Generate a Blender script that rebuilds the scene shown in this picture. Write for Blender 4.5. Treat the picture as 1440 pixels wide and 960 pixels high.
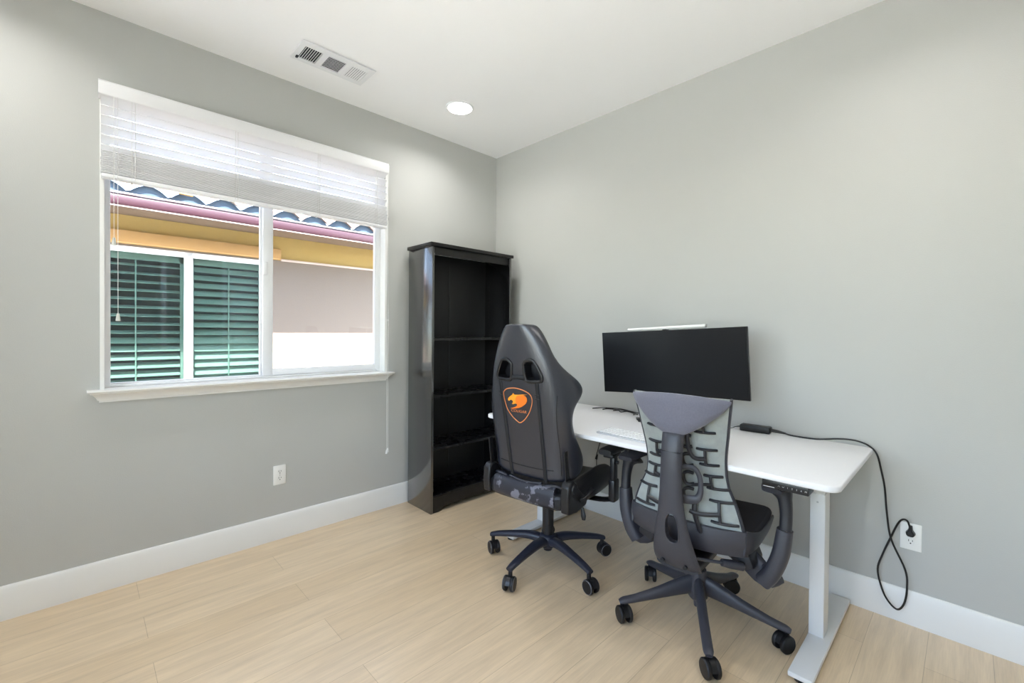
import bpy, bmesh, math, random
from mathutils import Vector, Matrix
from math import sin, cos, pi, radians as rad, tan, sqrt
random.seed(7)
SC = bpy.context.scene
COL = SC.collection
for o in list(bpy.data.objects):
    bpy.data.objects.remove(o)

# ------------------------------------------------------------------ camera, world, sun, exposure
cam_d = bpy.data.cameras.new('camera')
cam = bpy.data.objects.new('camera', cam_d)
COL.objects.link(cam)
CP = Vector((-2.5723, -2.8638, 1.2501))
YAW, PITCH, ROLL = 0.7696, -0.0097, 0.0080
f_ = Vector((cos(PITCH)*sin(YAW), cos(PITCH)*cos(YAW), sin(PITCH)))
r_ = Vector((cos(YAW), -sin(YAW), 0.0))
u_ = r_.cross(f_)
r2 = r_*cos(ROLL) + u_*sin(ROLL)
u2 = u_*cos(ROLL) - r_*sin(ROLL)
M = Matrix((r2, u2, -f_)).transposed().to_4x4()
M.translation = CP
cam.matrix_world = M
cam_d.sensor_width = 36.0
cam_d.lens = 623.79/1440*36.0
cam_d.shift_y = -8.18/1440
cam_d.clip_start = 0.02
SC.camera = cam

W_SKY = 1.00
SUN = 24.0
DOWNLIGHT = 3.1
EXPOSURE = 0.95
world = bpy.data.worlds.new('daylight')
SC.world = world
world.use_nodes = True
wn = world.node_tree
wn.nodes.clear()
sky = wn.nodes.new('ShaderNodeTexSky')
sky.sky_type = 'NISHITA'
sky.sun_disc = False
sky.sun_elevation = rad(62)
sky.sun_rotation = rad(170)
sky.air_density = 1.0
bg = wn.nodes.new('ShaderNodeBackground')
bg.inputs['Strength'].default_value = W_SKY
wo = wn.nodes.new('ShaderNodeOutputWorld')
hs = wn.nodes.new('ShaderNodeHueSaturation')
hs.inputs['Saturation'].default_value = 0.78
wn.links.new(sky.outputs[0], hs.inputs['Color'])
wn.links.new(hs.outputs[0], bg.inputs['Color'])
wn.links.new(bg.outputs[0], wo.inputs['Surface'])

sun_d = bpy.data.lights.new('sun', 'SUN')
sun_d.energy = SUN
sun_d.color = (1.0, 0.98, 0.955)
sun_d.angle = rad(0.6)
sun = bpy.data.objects.new('sun', sun_d)
COL.objects.link(sun)
sun.rotation_euler = Vector((0.16, 0.49, -0.87)).to_track_quat('-Z', 'Y').to_euler()

vs = SC.view_settings
vs.view_transform = 'Standard'
vs.look = 'None'
vs.gamma = 1.0
vs.use_curve_mapping = False
vs.exposure = EXPOSURE
SC.cycles.use_denoising = True
SC.cycles.max_bounces = 10
SC.cycles.diffuse_bounces = 7
SC.cycles.sample_clamp_indirect = 6.0


# ------------------------------------------------------------------ materials
def lin(c):
    o = []
    for v in c[:3]:
        v /= 255.0
        o.append(v/12.92 if v <= 0.04045 else ((v+0.055)/1.055)**2.4)
    return (o[0], o[1], o[2], 1.0)


def mat(name, col, rough=0.5, metal=0.0, spec=0.5, var=0.0, vscale=6.0, bump=0.0, bscale=150.0,
        rvar=0.0, rscale=8.0, coat=0.0, sheen=0.0):
    m = bpy.data.materials.new(name)
    m.use_nodes = True
    nt = m.node_tree
    b = nt.nodes['Principled BSDF']
    b.inputs['Base Color'].default_value = lin(col)
    b.inputs['Roughness'].default_value = rough
    b.inputs['Metallic'].default_value = metal
    b.inputs['Specular IOR Level'].default_value = spec
    b.inputs['Coat Weight'].default_value = coat
    b.inputs['Sheen Weight'].default_value = sheen
    tc = nt.nodes.new('ShaderNodeTexCoord')
    if var > 0:
        n = nt.nodes.new('ShaderNodeTexNoise')
        n.inputs['Scale'].default_value = vscale
        n.inputs['Detail'].default_value = 5
        nt.links.new(tc.outputs['Object'], n.inputs['Vector'])
        mx = nt.nodes.new('ShaderNodeMix')
        mx.data_type = 'RGBA'
        c = lin(col)
        mx.inputs[6].default_value = tuple(max(0, v*(1-var)) for v in c[:3]) + (1,)
        mx.inputs[7].default_value = tuple(min(1, v*(1+var)) for v in c[:3]) + (1,)
        nt.links.new(n.outputs['Fac'], mx.inputs[0])
        nt.links.new(mx.outputs[2], b.inputs['Base Color'])
    if rvar > 0:
        n = nt.nodes.new('ShaderNodeTexNoise')
        n.inputs['Scale'].default_value = rscale
        n.inputs['Detail'].default_value = 3
        nt.links.new(tc.outputs['Object'], n.inputs['Vector'])
        mr = nt.nodes.new('ShaderNodeMapRange')
        mr.inputs['To Min'].default_value = max(0.02, rough-rvar)
        mr.inputs['To Max'].default_value = min(1, rough+rvar)
        mr.inputs['From Min'].default_value = 0.35
        mr.inputs['From Max'].default_value = 0.65
        nt.links.new(n.outputs['Fac'], mr.inputs['Value'])
        nt.links.new(mr.outputs[0], b.inputs['Roughness'])
    if bump > 0:
        n = nt.nodes.new('ShaderNodeTexNoise')
        n.inputs['Scale'].default_value = bscale
        n.inputs['Detail'].default_value = 3
        nt.links.new(tc.outputs['Object'], n.inputs['Vector'])
        bp = nt.nodes.new('ShaderNodeBump')
        bp.inputs['Strength'].default_value = bump
        bp.inputs['Distance'].default_value = 0.002
        nt.links.new(n.outputs['Fac'], bp.inputs['Height'])
        nt.links.new(bp.outputs[0], b.inputs['Normal'])
    return m


def emit_mat(name, col, s):
    m = bpy.data.materials.new(name)
    m.use_nodes = True
    b = m.node_tree.nodes['Principled BSDF']
    b.inputs['Base Color'].default_value = lin(col)
    b.inputs['Emission Color'].default_value = lin(col)
    b.inputs['Emission Strength'].default_value = s
    return m


def glass_mat(name, tint, refl=1.0):
    m = bpy.data.materials.new(name)
    m.use_nodes = True
    nt = m.node_tree
    nt.nodes.clear()
    out = nt.nodes.new('ShaderNodeOutputMaterial')
    tr = nt.nodes.new('ShaderNodeBsdfTransparent')
    tr.inputs['Color'].default_value = tint
    gl = nt.nodes.new('ShaderNodeBsdfGlossy')
    gl.inputs['Roughness'].default_value = 0.01
    fr = nt.nodes.new('ShaderNodeFresnel')
    fr.inputs['IOR'].default_value = 1.45
    mu = nt.nodes.new('ShaderNodeMath')
    mu.operation = 'MULTIPLY'
    mu.inputs[1].default_value = refl
    mx = nt.nodes.new('ShaderNodeMixShader')
    nt.links.new(fr.outputs[0], mu.inputs[0])
    nt.links.new(mu.outputs[0], mx.inputs[0])
    nt.links.new(tr.outputs[0], mx.inputs[1])
    nt.links.new(gl.outputs[0], mx.inputs[2])
    nt.links.new(mx.outputs[0], out.inputs['Surface'])
    return m


def floor_mat():
    m = bpy.data.materials.new('oak_planks')
    m.use_nodes = True
    nt = m.node_tree
    L = nt.links
    b = nt.nodes['Principled BSDF']
    tc = nt.nodes.new('ShaderNodeTexCoord')
    mp = nt.nodes.new('ShaderNodeMapping')
    mp.inputs['Location'].default_value = (0.30, 1.30, 0)
    L.new(tc.outputs['Object'], mp.inputs['Vector'])
    br = nt.nodes.new('ShaderNodeTexBrick')
    br.offset = 0.37
    br.inputs['Scale'].default_value = 1.0
    br.inputs['Brick Width'].default_value = 1.52
    br.inputs['Row Height'].default_value = 0.1825
    br.inputs['Mortar Size'].default_value = 0.0009
    br.inputs['Mortar Smooth'].default_value = 0.3
    br.inputs['Bias'].default_value = 0.0
    br.inputs['Color1'].default_value = lin((220, 195, 158))
    br.inputs['Color2'].default_value = lin((228, 205, 171))
    br.inputs['Mortar'].default_value = lin((176, 150, 112))
    L.new(mp.outputs[0], br.inputs['Vector'])
    ms = nt.nodes.new('ShaderNodeMapping')
    ms.inputs['Scale'].default_value = (1.1, 13.0, 1.0)
    L.new(tc.outputs['Object'], ms.inputs['Vector'])
    n1 = nt.nodes.new('ShaderNodeTexNoise')
    n1.inputs['Scale'].default_value = 2.2
    n1.inputs['Detail'].default_value = 8
    n1.inputs['Roughness'].default_value = 0.62
    n1.inputs['Distortion'].default_value = 0.5
    L.new(ms.outputs[0], n1.inputs['Vector'])
    rp = nt.nodes.new('ShaderNodeValToRGB')
    rp.color_ramp.elements[0].position = 0.3
    rp.color_ramp.elements[0].color = (0.83, 0.81, 0.79, 1)
    rp.color_ramp.elements[1].position = 0.7
    rp.color_ramp.elements[1].color = (1.06, 1.06, 1.06, 1)
    L.new(n1.outputs['Fac'], rp.inputs[0])
    ms2 = nt.nodes.new('ShaderNodeMapping')
    ms2.inputs['Scale'].default_value = (6.0, 160.0, 1.0)
    L.new(tc.outputs['Object'], ms2.inputs['Vector'])
    n2 = nt.nodes.new('ShaderNodeTexNoise')
    n2.inputs['Scale'].default_value = 1.5
    n2.inputs['Detail'].default_value = 4
    L.new(ms2.outputs[0], n2.inputs['Vector'])
    rp2 = nt.nodes.new('ShaderNodeValToRGB')
    rp2.color_ramp.elements[0].position = 0.35
    rp2.color_ramp.elements[0].color = (0.93, 0.92, 0.91, 1)
    rp2.color_ramp.elements[1].position = 0.6
    rp2.color_ramp.elements[1].color = (1, 1, 1, 1)
    L.new(n2.outputs['Fac'], rp2.inputs[0])
    m1 = nt.nodes.new('ShaderNodeMix')
    m1.data_type = 'RGBA'
    m1.blend_type = 'MULTIPLY'
    m1.inputs[0].default_value = 1
    L.new(br.outputs['Color'], m1.inputs[6])
    L.new(rp.outputs[0], m1.inputs[7])
    m2 = nt.nodes.new('ShaderNodeMix')
    m2.data_type = 'RGBA'
    m2.blend_type = 'MULTIPLY'
    m2.inputs[0].default_value = 1
    L.new(m1.outputs[2], m2.inputs[6])
    L.new(rp2.outputs[0], m2.inputs[7])
    L.new(m2.outputs[2], b.inputs['Base Color'])
    b.inputs['Roughness'].default_value = 0.50
    b.inputs['Specular IOR Level'].default_value = 0.6
    b.inputs['Coat Weight'].default_value = 1.0
    b.inputs['Coat Roughness'].default_value = 0.42
    b.inputs['Coat IOR'].default_value = 1.8
    bp = nt.nodes.new('ShaderNodeBump')
    bp.inputs['Strength'].default_value = 0.12
    bp.inputs['Distance'].default_value = 0.001
    L.new(n2.outputs['Fac'], bp.inputs['Height'])
    L.new(bp.outputs[0], b.inputs['Normal'])
    return m


def worn_mat():
    m = mat('peeling_leather', (44, 45, 54), 0.42)
    nt = m.node_tree
    b = nt.nodes['Principled BSDF']
    tc = nt.nodes.new('ShaderNodeTexCoord')
    n = nt.nodes.new('ShaderNodeTexNoise')
    n.inputs['Scale'].default_value = 16
    n.inputs['Detail'].default_value = 6
    n.inputs['Roughness'].default_value = 0.6
    rp = nt.nodes.new('ShaderNodeValToRGB')
    rp.color_ramp.elements[0].position = 0.52
    rp.color_ramp.elements[0].color = lin((42, 43, 52))
    rp.color_ramp.elements[1].position = 0.55
    rp.color_ramp.elements[1].color = lin((112, 112, 122))
    nt.links.new(tc.outputs['Object'], n.inputs['Vector'])
    nt.links.new(n.outputs['Fac'], rp.inputs[0])
    nt.links.new(rp.outputs[0], b.inputs['Base Color'])
    return m


MT = {}
MT['wall'] = mat('grey_wall_paint', (186, 187, 183), 0.65, var=0.015, vscale=2, bump=0.25, bscale=220)
MT['ceil'] = mat('white_ceiling_paint', (246, 246, 246), 0.75, bump=0.2, bscale=180)
MT['trim'] = mat('white_trim_paint', (232, 232, 229), 0.38, var=0.01)
MT['floor'] = floor_mat()
MT['vinyl'] = mat('white_vinyl', (232, 233, 234), 0.35, var=0.01)
MT['slat'] = mat('white_faux_wood_slats', (248, 248, 248), 0.42, var=0.01, vscale=20)
_nt = MT['slat'].node_tree
_tl = _nt.nodes.new('ShaderNodeBsdfTranslucent')
_tl.inputs['Color'].default_value = (0.9, 0.92, 0.95, 1)
_ms = _nt.nodes.new('ShaderNodeMixShader')
_ms.inputs[0].default_value = 0.18
_nt.links.new(_nt.nodes['Principled BSDF'].outputs[0], _ms.inputs[1])
_nt.links.new(_tl.outputs[0], _ms.inputs[2])
_nt.links.new(_ms.outputs[0], _nt.nodes['Material Output'].inputs['Surface'])
MT['cord'] = mat('white_cord', (225, 225, 222), 0.7, var=0.03)
MT['tassel'] = mat('clear_plastic_tassel', (200, 200, 190), 0.25, var=0.05)
MT['black_wood'] = mat('black_laminate', (13, 13, 14), 0.30, var=0.15, vscale=12, bump=0.05, bscale=90, coat=0.0)
MT['side_gloss'] = mat('glossy_black_side_laminate', (14, 14, 16), 0.24, var=0.15, vscale=12, coat=1.0)
MT['side_gloss'].node_tree.nodes['Principled BSDF'].inputs['Coat IOR'].default_value = 2.1
MT['side_gloss'].node_tree.nodes['Principled BSDF'].inputs['Coat Roughness'].default_value = 0.15
MT['shelf_top'] = mat('mottled_black_laminate', (12, 12, 14), 0.36, var=0.2, rvar=0.22, rscale=11, bump=0.3, bscale=25)  # noise varies tone and gloss over the shelves
MT['back_board'] = mat('black_hardboard', (9, 9, 10), 0.5, var=0.1)
MT['silver'] = mat('silver_metal', (190, 190, 190), 0.3, metal=0.9, var=0.05)
MT['leather'] = mat('black_leather', (31, 34, 45), 0.33, spec=1.0, var=0.08, vscale=8, bump=0.22, bscale=260)
MT['leather_front'] = mat('black_leather_front', (24, 24, 28), 0.45, var=0.1, bump=0.3, bscale=200)
MT['strap'] = mat('black_webbing', (14, 15, 20), 0.6, var=0.1, bump=0.3, bscale=400)
MT['worn'] = worn_mat()
MT['blk_plastic'] = mat('black_plastic', (24, 24, 27), 0.35, var=0.1, bump=0.1, bscale=300)
MT['base_plastic'] = mat('blue_black_nylon', (38, 41, 54), 0.36, var=0.08, bump=0.12, bscale=300)
MT['orange'] = mat('orange_embroidery', (240, 122, 24), 0.6, var=0.08, vscale=90)
MT['orange_head'] = mat('amber_embroidery', (250, 158, 34), 0.6, var=0.08, vscale=90)
MT['orange_line'] = mat('pale_orange_piping', (222, 132, 76), 0.55, var=0.05)
MT['graphite'] = mat('graphite_plastic', (58, 58, 65), 0.42, var=0.05, bump=0.1, bscale=300)
MT['graphite_dark'] = mat('dark_graphite_plastic', (38, 38, 43), 0.42, var=0.06, bump=0.1, bscale=300)
MT['head_fabric'] = mat('purple_grey_weave', (104, 104, 117), 0.8, var=0.14, vscale=160, bump=0.5, bscale=420, sheen=0.3)
MT['back_fabric'] = mat('pale_grey_mesh_fabric', (152, 157, 154), 0.75, var=0.2, vscale=34, bump=0.4, bscale=300)
MT['seat_fabric'] = mat('dark_grey_seat_fabric', (44, 43, 49), 0.8, var=0.12, vscale=120, bump=0.4, bscale=350)
MT['caster'] = mat('black_caster_rubber', (14, 14, 16), 0.45, var=0.1)
MT['ring'] = mat('grey_caster_ring', (120, 120, 124), 0.35, var=0.05)
MT['desk'] = mat('white_desk_laminate', (234, 234, 236), 0.38, var=0.01, bump=0.1, bscale=300)
MT['steel'] = mat('white_powder_coat', (224, 224, 222), 0.4, var=0.01, bump=0.1, bscale=400)
MT['panel'] = mat('control_box_plastic', (22, 22, 24), 0.3, var=0.1)
MT['icon'] = mat('pale_icon_print', (205, 205, 205), 0.5, var=0.02)
MT['screen'] = mat('matte_black_screen', (13, 15, 20), 0.30, spec=0.55, var=0.08, vscale=3)
MT['bezel'] = mat('black_bezel', (16, 16, 18), 0.35, var=0.05)
MT['keys'] = mat('white_keycaps', (238, 238, 238), 0.45, var=0.02)
MT['kb_body'] = mat('silver_keyboard_body', (196, 197, 200), 0.35, metal=0.2, var=0.02)
MT['cable'] = mat('black_cable_rubber', (14, 14, 15), 0.42, var=0.1)
MT['plate'] = mat('white_outlet_plastic', (238, 238, 234), 0.3, var=0.01)
MT['slot'] = mat('dark_slot', (40, 38, 36), 0.6, var=0.05)
MT['dark'] = mat('duct_interior', (52, 55, 60), 0.8, var=0.1)
MT['glass'] = glass_mat('clear_window_glass', (0.97, 0.985, 0.98, 1), 0.8)
MT['tint_glass'] = glass_mat('green_tinted_glass', (0.88, 0.95, 0.93, 1), 0.7)
MT['stucco_y'] = mat('yellow_stucco', (170, 142, 84), 0.9, var=0.1, vscale=30, bump=0.8, bscale=60)
MT['stucco_t'] = mat('tan_stucco_trim', (168, 130, 82), 0.9, var=0.08, vscale=30, bump=0.6, bscale=60)
MT['stucco_m'] = mat('mauve_grey_stucco', (112, 100, 90), 0.9, var=0.06, vscale=30, bump=0.8, bscale=60)
MT['soffit'] = mat('shaded_brown_soffit', (96, 78, 62), 0.8, var=0.08)  # the shade under the eave is put into this brown
MT['gutter'] = mat('plum_brown_gutter', (58, 30, 38), 0.4, var=0.05)
MT['flash'] = mat('pale_gutter_lip', (190, 170, 160), 0.5, var=0.04)
MT['tile'] = mat('pale_clay_tile', (176, 142, 128), 0.85, var=0.2, vscale=8, bump=0.5, bscale=40)
MT['tile_shade'] = mat('slate_blue_mouth_shade', (58, 74, 86), 0.8, var=0.1)  # slate blue stands in for the shade in the tile mouths
MT['louver'] = mat('pale_teal_shutter', (132, 152, 142), 0.5, var=0.03)
MT['concrete'] = mat('side_yard_concrete', (215, 212, 204), 0.9, var=0.1, vscale=3, bump=0.4)
MT['room_dark'] = mat('dim_room_wall', (70, 78, 84), 0.9, var=0.1)
MT['oakdoor'] = mat('white_door_paint', (228, 228, 226), 0.4, var=0.01)


# ------------------------------------------------------------------ mesh helpers
def catmull(P, n):
    P = [Vector(p) for p in P]
    if len(P) < 3 or n <= 1:
        return P
    out = []
    for i in range(len(P)-1):
        p0 = P[i-1] if i else P[0]*2-P[1]
        p1, p2 = P[i], P[i+1]
        p3 = P[i+2] if i+2 < len(P) else P[-1]*2-P[-2]
        for k in range(n):
            t = k/n
            out.append(0.5*((2*p1)+(p2-p0)*t+(2*p0-5*p1+4*p2-p3)*t*t+(3*p1-p0-3*p2+p3)*t**3))
    out.append(P[-1])
    return out


def interp(x, xs, ys):
    if x <= xs[0]:
        return ys[0]
    for i in range(len(xs)-1):
        if x <= xs[i+1]:
            t = (x-xs[i])/(xs[i+1]-xs[i])
            return ys[i]*(1-t)+ys[i+1]*t
    return ys[-1]


class B:
    def __init__(s):
        s.bm = bmesh.new()

    def box(s, c, d, rot=None, bev=0.0, seg=2):
        r = bmesh.ops.create_cube(s.bm, size=1.0)
        vs_ = r['verts']
        mm = Matrix.Translation(Vector(c)) @ (rot.to_4x4() if rot else Matrix.Identity(4)) @ Matrix.Diagonal((d[0], d[1], d[2], 1))
        bmesh.ops.transform(s.bm, matrix=mm, verts=vs_)
        if bev > 0:
            es = list({e for v in vs_ for e in v.link_edges})
            bmesh.ops.bevel(s.bm, geom=es, offset=bev, segments=seg, affect='EDGES', profile=0.5)
        return s

    def ring_loft(s, rings, cap=True, closed_path=False):
        R = [[s.bm.verts.new(p) for p in ring] for ring in rings]
        n = len(R[0])
        m = len(R)
        for i in range(m if closed_path else m-1):
            a, b = R[i], R[(i+1) % m]
            for j in range(n):
                s.bm.faces.new((a[j], a[(j+1) % n], b[(j+1) % n], b[j]))
        if cap and not closed_path:
            s.bm.faces.new(R[0][::-1])
            s.bm.faces.new(R[-1])
        return s

    def tube(s, P, r, seg=10, n=1, ref=None, closed=False, sq=2.0):
        """sweep; r: number or list of numbers / (a,b) pairs, one per control point"""
        P0 = [Vector(p) for p in P]
        rl = r if isinstance(r, list) else [r]*len(P0)
        rl = [(x, x) if not isinstance(x, tuple) else x for x in rl]
        if n > 1:
            Pn = catmull(P0, n)
            rr = []
            for i in range(len(P0)-1):
                for k in range(n):
                    t = k/n
                    rr.append((rl[i][0]*(1-t)+rl[i+1][0]*t, rl[i][1]*(1-t)+rl[i+1][1]*t))
            rr.append(rl[-1])
            P0, rl = Pn, rr
        m = len(P0)
        T = []
        for i in range(m):
            if closed:
                t = P0[(i+1) % m]-P0[i-1]
            else:
                t = P0[min(i+1, m-1)]-P0[max(i-1, 0)]
            T.append(t.normalized())
        rings = []
        if ref is None:
            a = Vector((0, 0, 1)) if abs(T[0].z) < 0.9 else Vector((1, 0, 0))
            N = (a-T[0]*a.dot(T[0])).normalized()
        for i in range(m):
            if ref is not None:
                rv = Vector(ref)
                N = (rv-T[i]*rv.dot(T[i])).normalized()
            else:
                N = (N-T[i]*N.dot(T[i])).normalized()
            Bn = T[i].cross(N)
            ring = []
            for j in range(seg):
                th = 2*pi*j/seg
                cx, sx = cos(th), sin(th)
                if sq != 2.0:
                    cx = math.copysign(abs(cx)**(2/sq), cx)
                    sx = math.copysign(abs(sx)**(2/sq), sx)
                ring.append(P0[i]+Bn*(cx*rl[i][0])+N*(sx*rl[i][1]))
            rings.append(ring)
        s.ring_loft(rings, cap=not closed, closed_path=closed)
        return s

    def cyl(s, a, b, r, r2=None, seg=24):
        return s.tube([a, b], [r, r if r2 is None else r2], seg=seg)

    def lathe(s, prof, c=(0, 0, 0), seg=32, axis='z'):
        c = Vector(c)
        rings = []
        for (rr, h) in prof:
            ring = []
            for j in range(seg):
                th = 2*pi*j/seg
                a, b_ = max(rr, 1e-4)*cos(th), max(rr, 1e-4)*sin(th)
                if axis == 'z':
                    p = Vector((a, b_, h))
                elif axis == 'x':
                    p = Vector((h, a, b_))
                else:
                    p = Vector((b_, h, a))
                ring.append(c+p)
            rings.append(ring)
        return s.ring_loft(rings)

    def prism(s, poly, fn0, fn1):
        a = [s.bm.verts.new(fn0(*p)) for p in poly]
        b = [s.bm.verts.new(fn1(*p)) for p in poly]
        n = len(poly)
        for j in range(n):
            s.bm.faces.new((a[j], a[(j+1) % n], b[(j+1) % n], b[j]))
        s.bm.faces.new(a[::-1])
        s.bm.faces.new(b)
        return s

    def grid(s, fn, nu, nv, closed_u=False):
        V = [[s.bm.verts.new(fn(i/(nu if closed_u else nu-1), j/(nv-1))) for i in range(nu)] for j in range(nv)]
        for j in range(nv-1):
            for i in range(nu if closed_u else nu-1):
                s.bm.faces.new((V[j][i], V[j][(i+1) % nu], V[j+1][(i+1) % nu], V[j+1][i]))
        return V

    def slab(s, fA, fB, nu, nv):
        """closed sheet between two surfaces fA(u,v), fB(u,v)"""
        A = s.grid(fA, nu, nv)
        Bv = s.grid(fB, nu, nv)
        for j in range(nv-1):
            s.bm.faces.new((A[j][0], A[j+1][0], Bv[j+1][0], Bv[j][0]))
            s.bm.faces.new((A[j][-1], A[j+1][-1], Bv[j+1][-1], Bv[j][-1]))
        for i in range(nu-1):
            s.bm.faces.new((A[0][i], A[0][i+1], Bv[0][i+1], Bv[0][i]))
            s.bm.faces.new((A[-1][i], A[-1][i+1], Bv[-1][i+1], Bv[-1][i]))
        return s

    def mesh(s, name, smooth=True, ang=40):
        bmesh.ops.recalc_face_normals(s.bm, faces=s.bm.faces[:])
        me = bpy.data.meshes.new(name)
        if smooth:
            for f in s.bm.faces:
                f.smooth = True
            for e in s.bm.edges:
                if len(e.link_faces) == 2 and e.calc_face_angle(0) > rad(ang):
                    e.smooth = False
        s.bm.to_mesh(me)
        s.bm.free()
        return me


def link(name, me, m, parent=None, label=None, loc=None, stuff=False):
    o = bpy.data.objects.new(name, me)
    COL.objects.link(o)
    if m is not None:
        me.materials.clear()
        me.materials.append(m)
    if parent:
        o.parent = parent
    if label:
        o['label'] = label
    if loc:
        o.location = loc
    return o


def part(name, b, m, parent, label=None, smooth=True, ang=40, bevel=0, subdiv=0):
    o = link(name, b.mesh(name, smooth, ang), m, parent, label)
    if bevel:
        md = o.modifiers.new('bevel', 'BEVEL')
        md.width = bevel
        md.segments = 2
        md.limit_method = 'ANGLE'
    if subdiv:
        md = o.modifiers.new('sub', 'SUBSURF')
        md.levels = subdiv
        md.render_levels = subdiv
    return o


def thing(name, label, cat, loc=(0, 0, 0), rz=0.0, group=None):
    o = bpy.data.objects.new(name, None)
    COL.objects.link(o)
    o.location = loc
    o.rotation_euler = (0, 0, rz)
    o['label'] = label
    o['category'] = cat
    if group:
        o['group'] = group
    return o


def struct(name, b, m, parent=None, smooth=False):
    o = link(name, b.mesh(name, smooth), m, parent)
    if parent is None:
        o['kind'] = 'structure'
    return o


def baked(o, cutters, smooth_ang=35):
    """apply modifiers of o and cut it by the cutter objects, then drop the cutters"""
    for c in cutters:
        md = o.modifiers.new('cut', 'BOOLEAN')
        md.operation = 'DIFFERENCE'
        md.solver = 'EXACT'
        md.object = c
    bpy.context.view_layer.update()
    dg = bpy.context.evaluated_depsgraph_get()
    me = bpy.data.meshes.new_from_object(o.evaluated_get(dg))
    o.modifiers.clear()
    o.data = me
    for c in cutters:
        bpy.data.objects.remove(c)
    return o


def text_mesh(s, size, extrude, fn, name, m, parent, italic=0.0, label=None):
    cu = bpy.data.curves.new('txt', 'FONT')
    cu.body = s
    cu.size = size
    cu.extrude = extrude
    cu.align_x = 'CENTER'
    cu.align_y = 'CENTER'
    cu.shear = italic
    t = bpy.data.objects.new('txt', cu)
    COL.objects.link(t)
    bpy.context.view_layer.update()
    dg = bpy.context.evaluated_depsgraph_get()
    me = bpy.data.meshes.new_from_object(t.evaluated_get(dg))
    bpy.data.objects.remove(t)
    for v in me.vertices:
        v.co = fn(v.co.x, v.co.y, v.co.z)
    return link(name, me, m, parent, label)


# ------------------------------------------------------------------ room shell
H = 2.74
XR, YF = -3.75, -3.60       # far ends of the room behind the camera
T = 0.14
WX0, WX1, WZ0, WZ1 = -2.513, -1.032, 0.955, 2.375      # window opening in the left wall
b = B()
b.box(((XR-T+WX0)/2, T/2, H/2), (WX0-XR+T, T, H))
b.box(((WX1+T)/2, T/2, H/2), (T-WX1, T, H))
b.box(((WX0+WX1)/2, T/2, WZ0/2), (WX1-WX0, T, WZ0))
b.box(((WX0+WX1)/2, T/2, (WZ1+H)/2), (WX1-WX0, T, H-WZ1))
struct('wall_left', b, MT['wall'])
struct('wall_right', B().box((T/2, (YF-T)/2, H/2), (T, -YF+T, H)), MT['wall'])
# opening in the rear wall for a window added unseen to light the room
def wall_with_hole(name, axis, c, lo, hi, h0, h1, z0, z1):
    b = B()
    def bx(a0, a1, za, zb):
        if axis == 'x':
            b.box((c, (a0+a1)/2, (za+zb)/2), (T, a1-a0, zb-za))
        else:
            b.box(((a0+a1)/2, c, (za+zb)/2), (a1-a0, T, zb-za))
    bx(lo, h0, 0, H)
    bx(h1, hi, 0, H)
    bx(h0, h1, z1, H)
    if z0 > 0:
        bx(h0, h1, 0, z0)
    return struct(name, b, MT['wall'])


RY0, RY1, RZ1 = -3.35, -0.75, 2.35
RZ0 = 0.55
wall_with_hole('wall_rear', 'x', XR-T/2, YF-T, 0, RY0, RY1, RZ0, RZ1)
struct('wall_front', B().box(((XR-T+T)/2, YF-T/2, H/2), (-XR+2*T, T, H)), MT['wall'])


def glazed(name, loc, rz, w, z0, z1, panels):
    """frame with panes, local x along the wall"""
    t = bpy.data.objects.new(name, None)
    COL.objects.link(t)
    t['kind'] = 'structure'
    t.location = loc
    t.rotation_euler = (0, 0, rz)
    pw = (w-0.01)/panels
    b = B()
    for k in range(panels):
        x = -w/2+0.005+pw*(k+0.5)
        y = 0.012 if k % 2 else -0.012
        for sx in (-1, 1):
            b.box((x+sx*(pw/2-0.03), y, (z0+z1)/2), (0.06, 0.04, z1-z0-0.01))
        b.box((x, y, z0+0.04), (pw-0.12, 0.04, 0.07))
        b.box((x, y, z1-0.04), (pw-0.12, 0.04, 0.07))
        part('pane', B().box((x, y, (z0+z1)/2), (pw-0.12, 0.005, z1-z0-0.14)), MT['glass'], t, smooth=False)
    part('window_frame', b, MT['vinyl'], t, smooth=False)
    return t


glazed('added_window', (XR-T/2, (RY0+RY1)/2, 0), pi/2, RY1-RY0, RZ0, RZ1, 3)  # unseen window, added behind the camera as a daylight source

struct('floor', B().box((XR/2, (YF-0.0)/2, -0.05), (-XR+2*T, -YF+2*T, 0.1)), MT['floor'])
struct('ceiling', B().box((XR/2, YF/2, H+0.06), (-XR+2*T, -YF+2*T, 0.12)), MT['ceil'])


def baseboard(name, p0, p1, nrm):
    """profile: flat face with a sloping, rounded top"""
    p0, p1, nrm = Vector(p0), Vector(p1), Vector(nrm)
    prof = [(0, 0), (0.015, 0), (0.015, 0.118), (0.0135, 0.122), (0.0125, 0.134), (0.009, 0.141), (0.006, 0.145), (0, 0.145)]
    b = B()
    rings = []
    for p in (p0, p1):
        rings.append([p+nrm*a+Vector((0, 0, z)) for a, z in prof])
    b.ring_loft(rings)
    o = link(name, b.mesh(name, True, 25), MT['trim'])
    o['kind'] = 'structure'
    return o


baseboard('baseboard_left', (XR, 0, 0), (0, 0, 0), (0, -1, 0))
baseboard('baseboard_right', (0, -0.015, 0), (0, YF, 0), (-1, 0, 0))
baseboard('baseboard_rear', (XR, -0.015, 0), (XR, YF, 0), (1, 0, 0))
baseboard('baseboard_front', (XR+0.015, YF, 0), (-0.015, YF, 0), (0, 1, 0))

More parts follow.
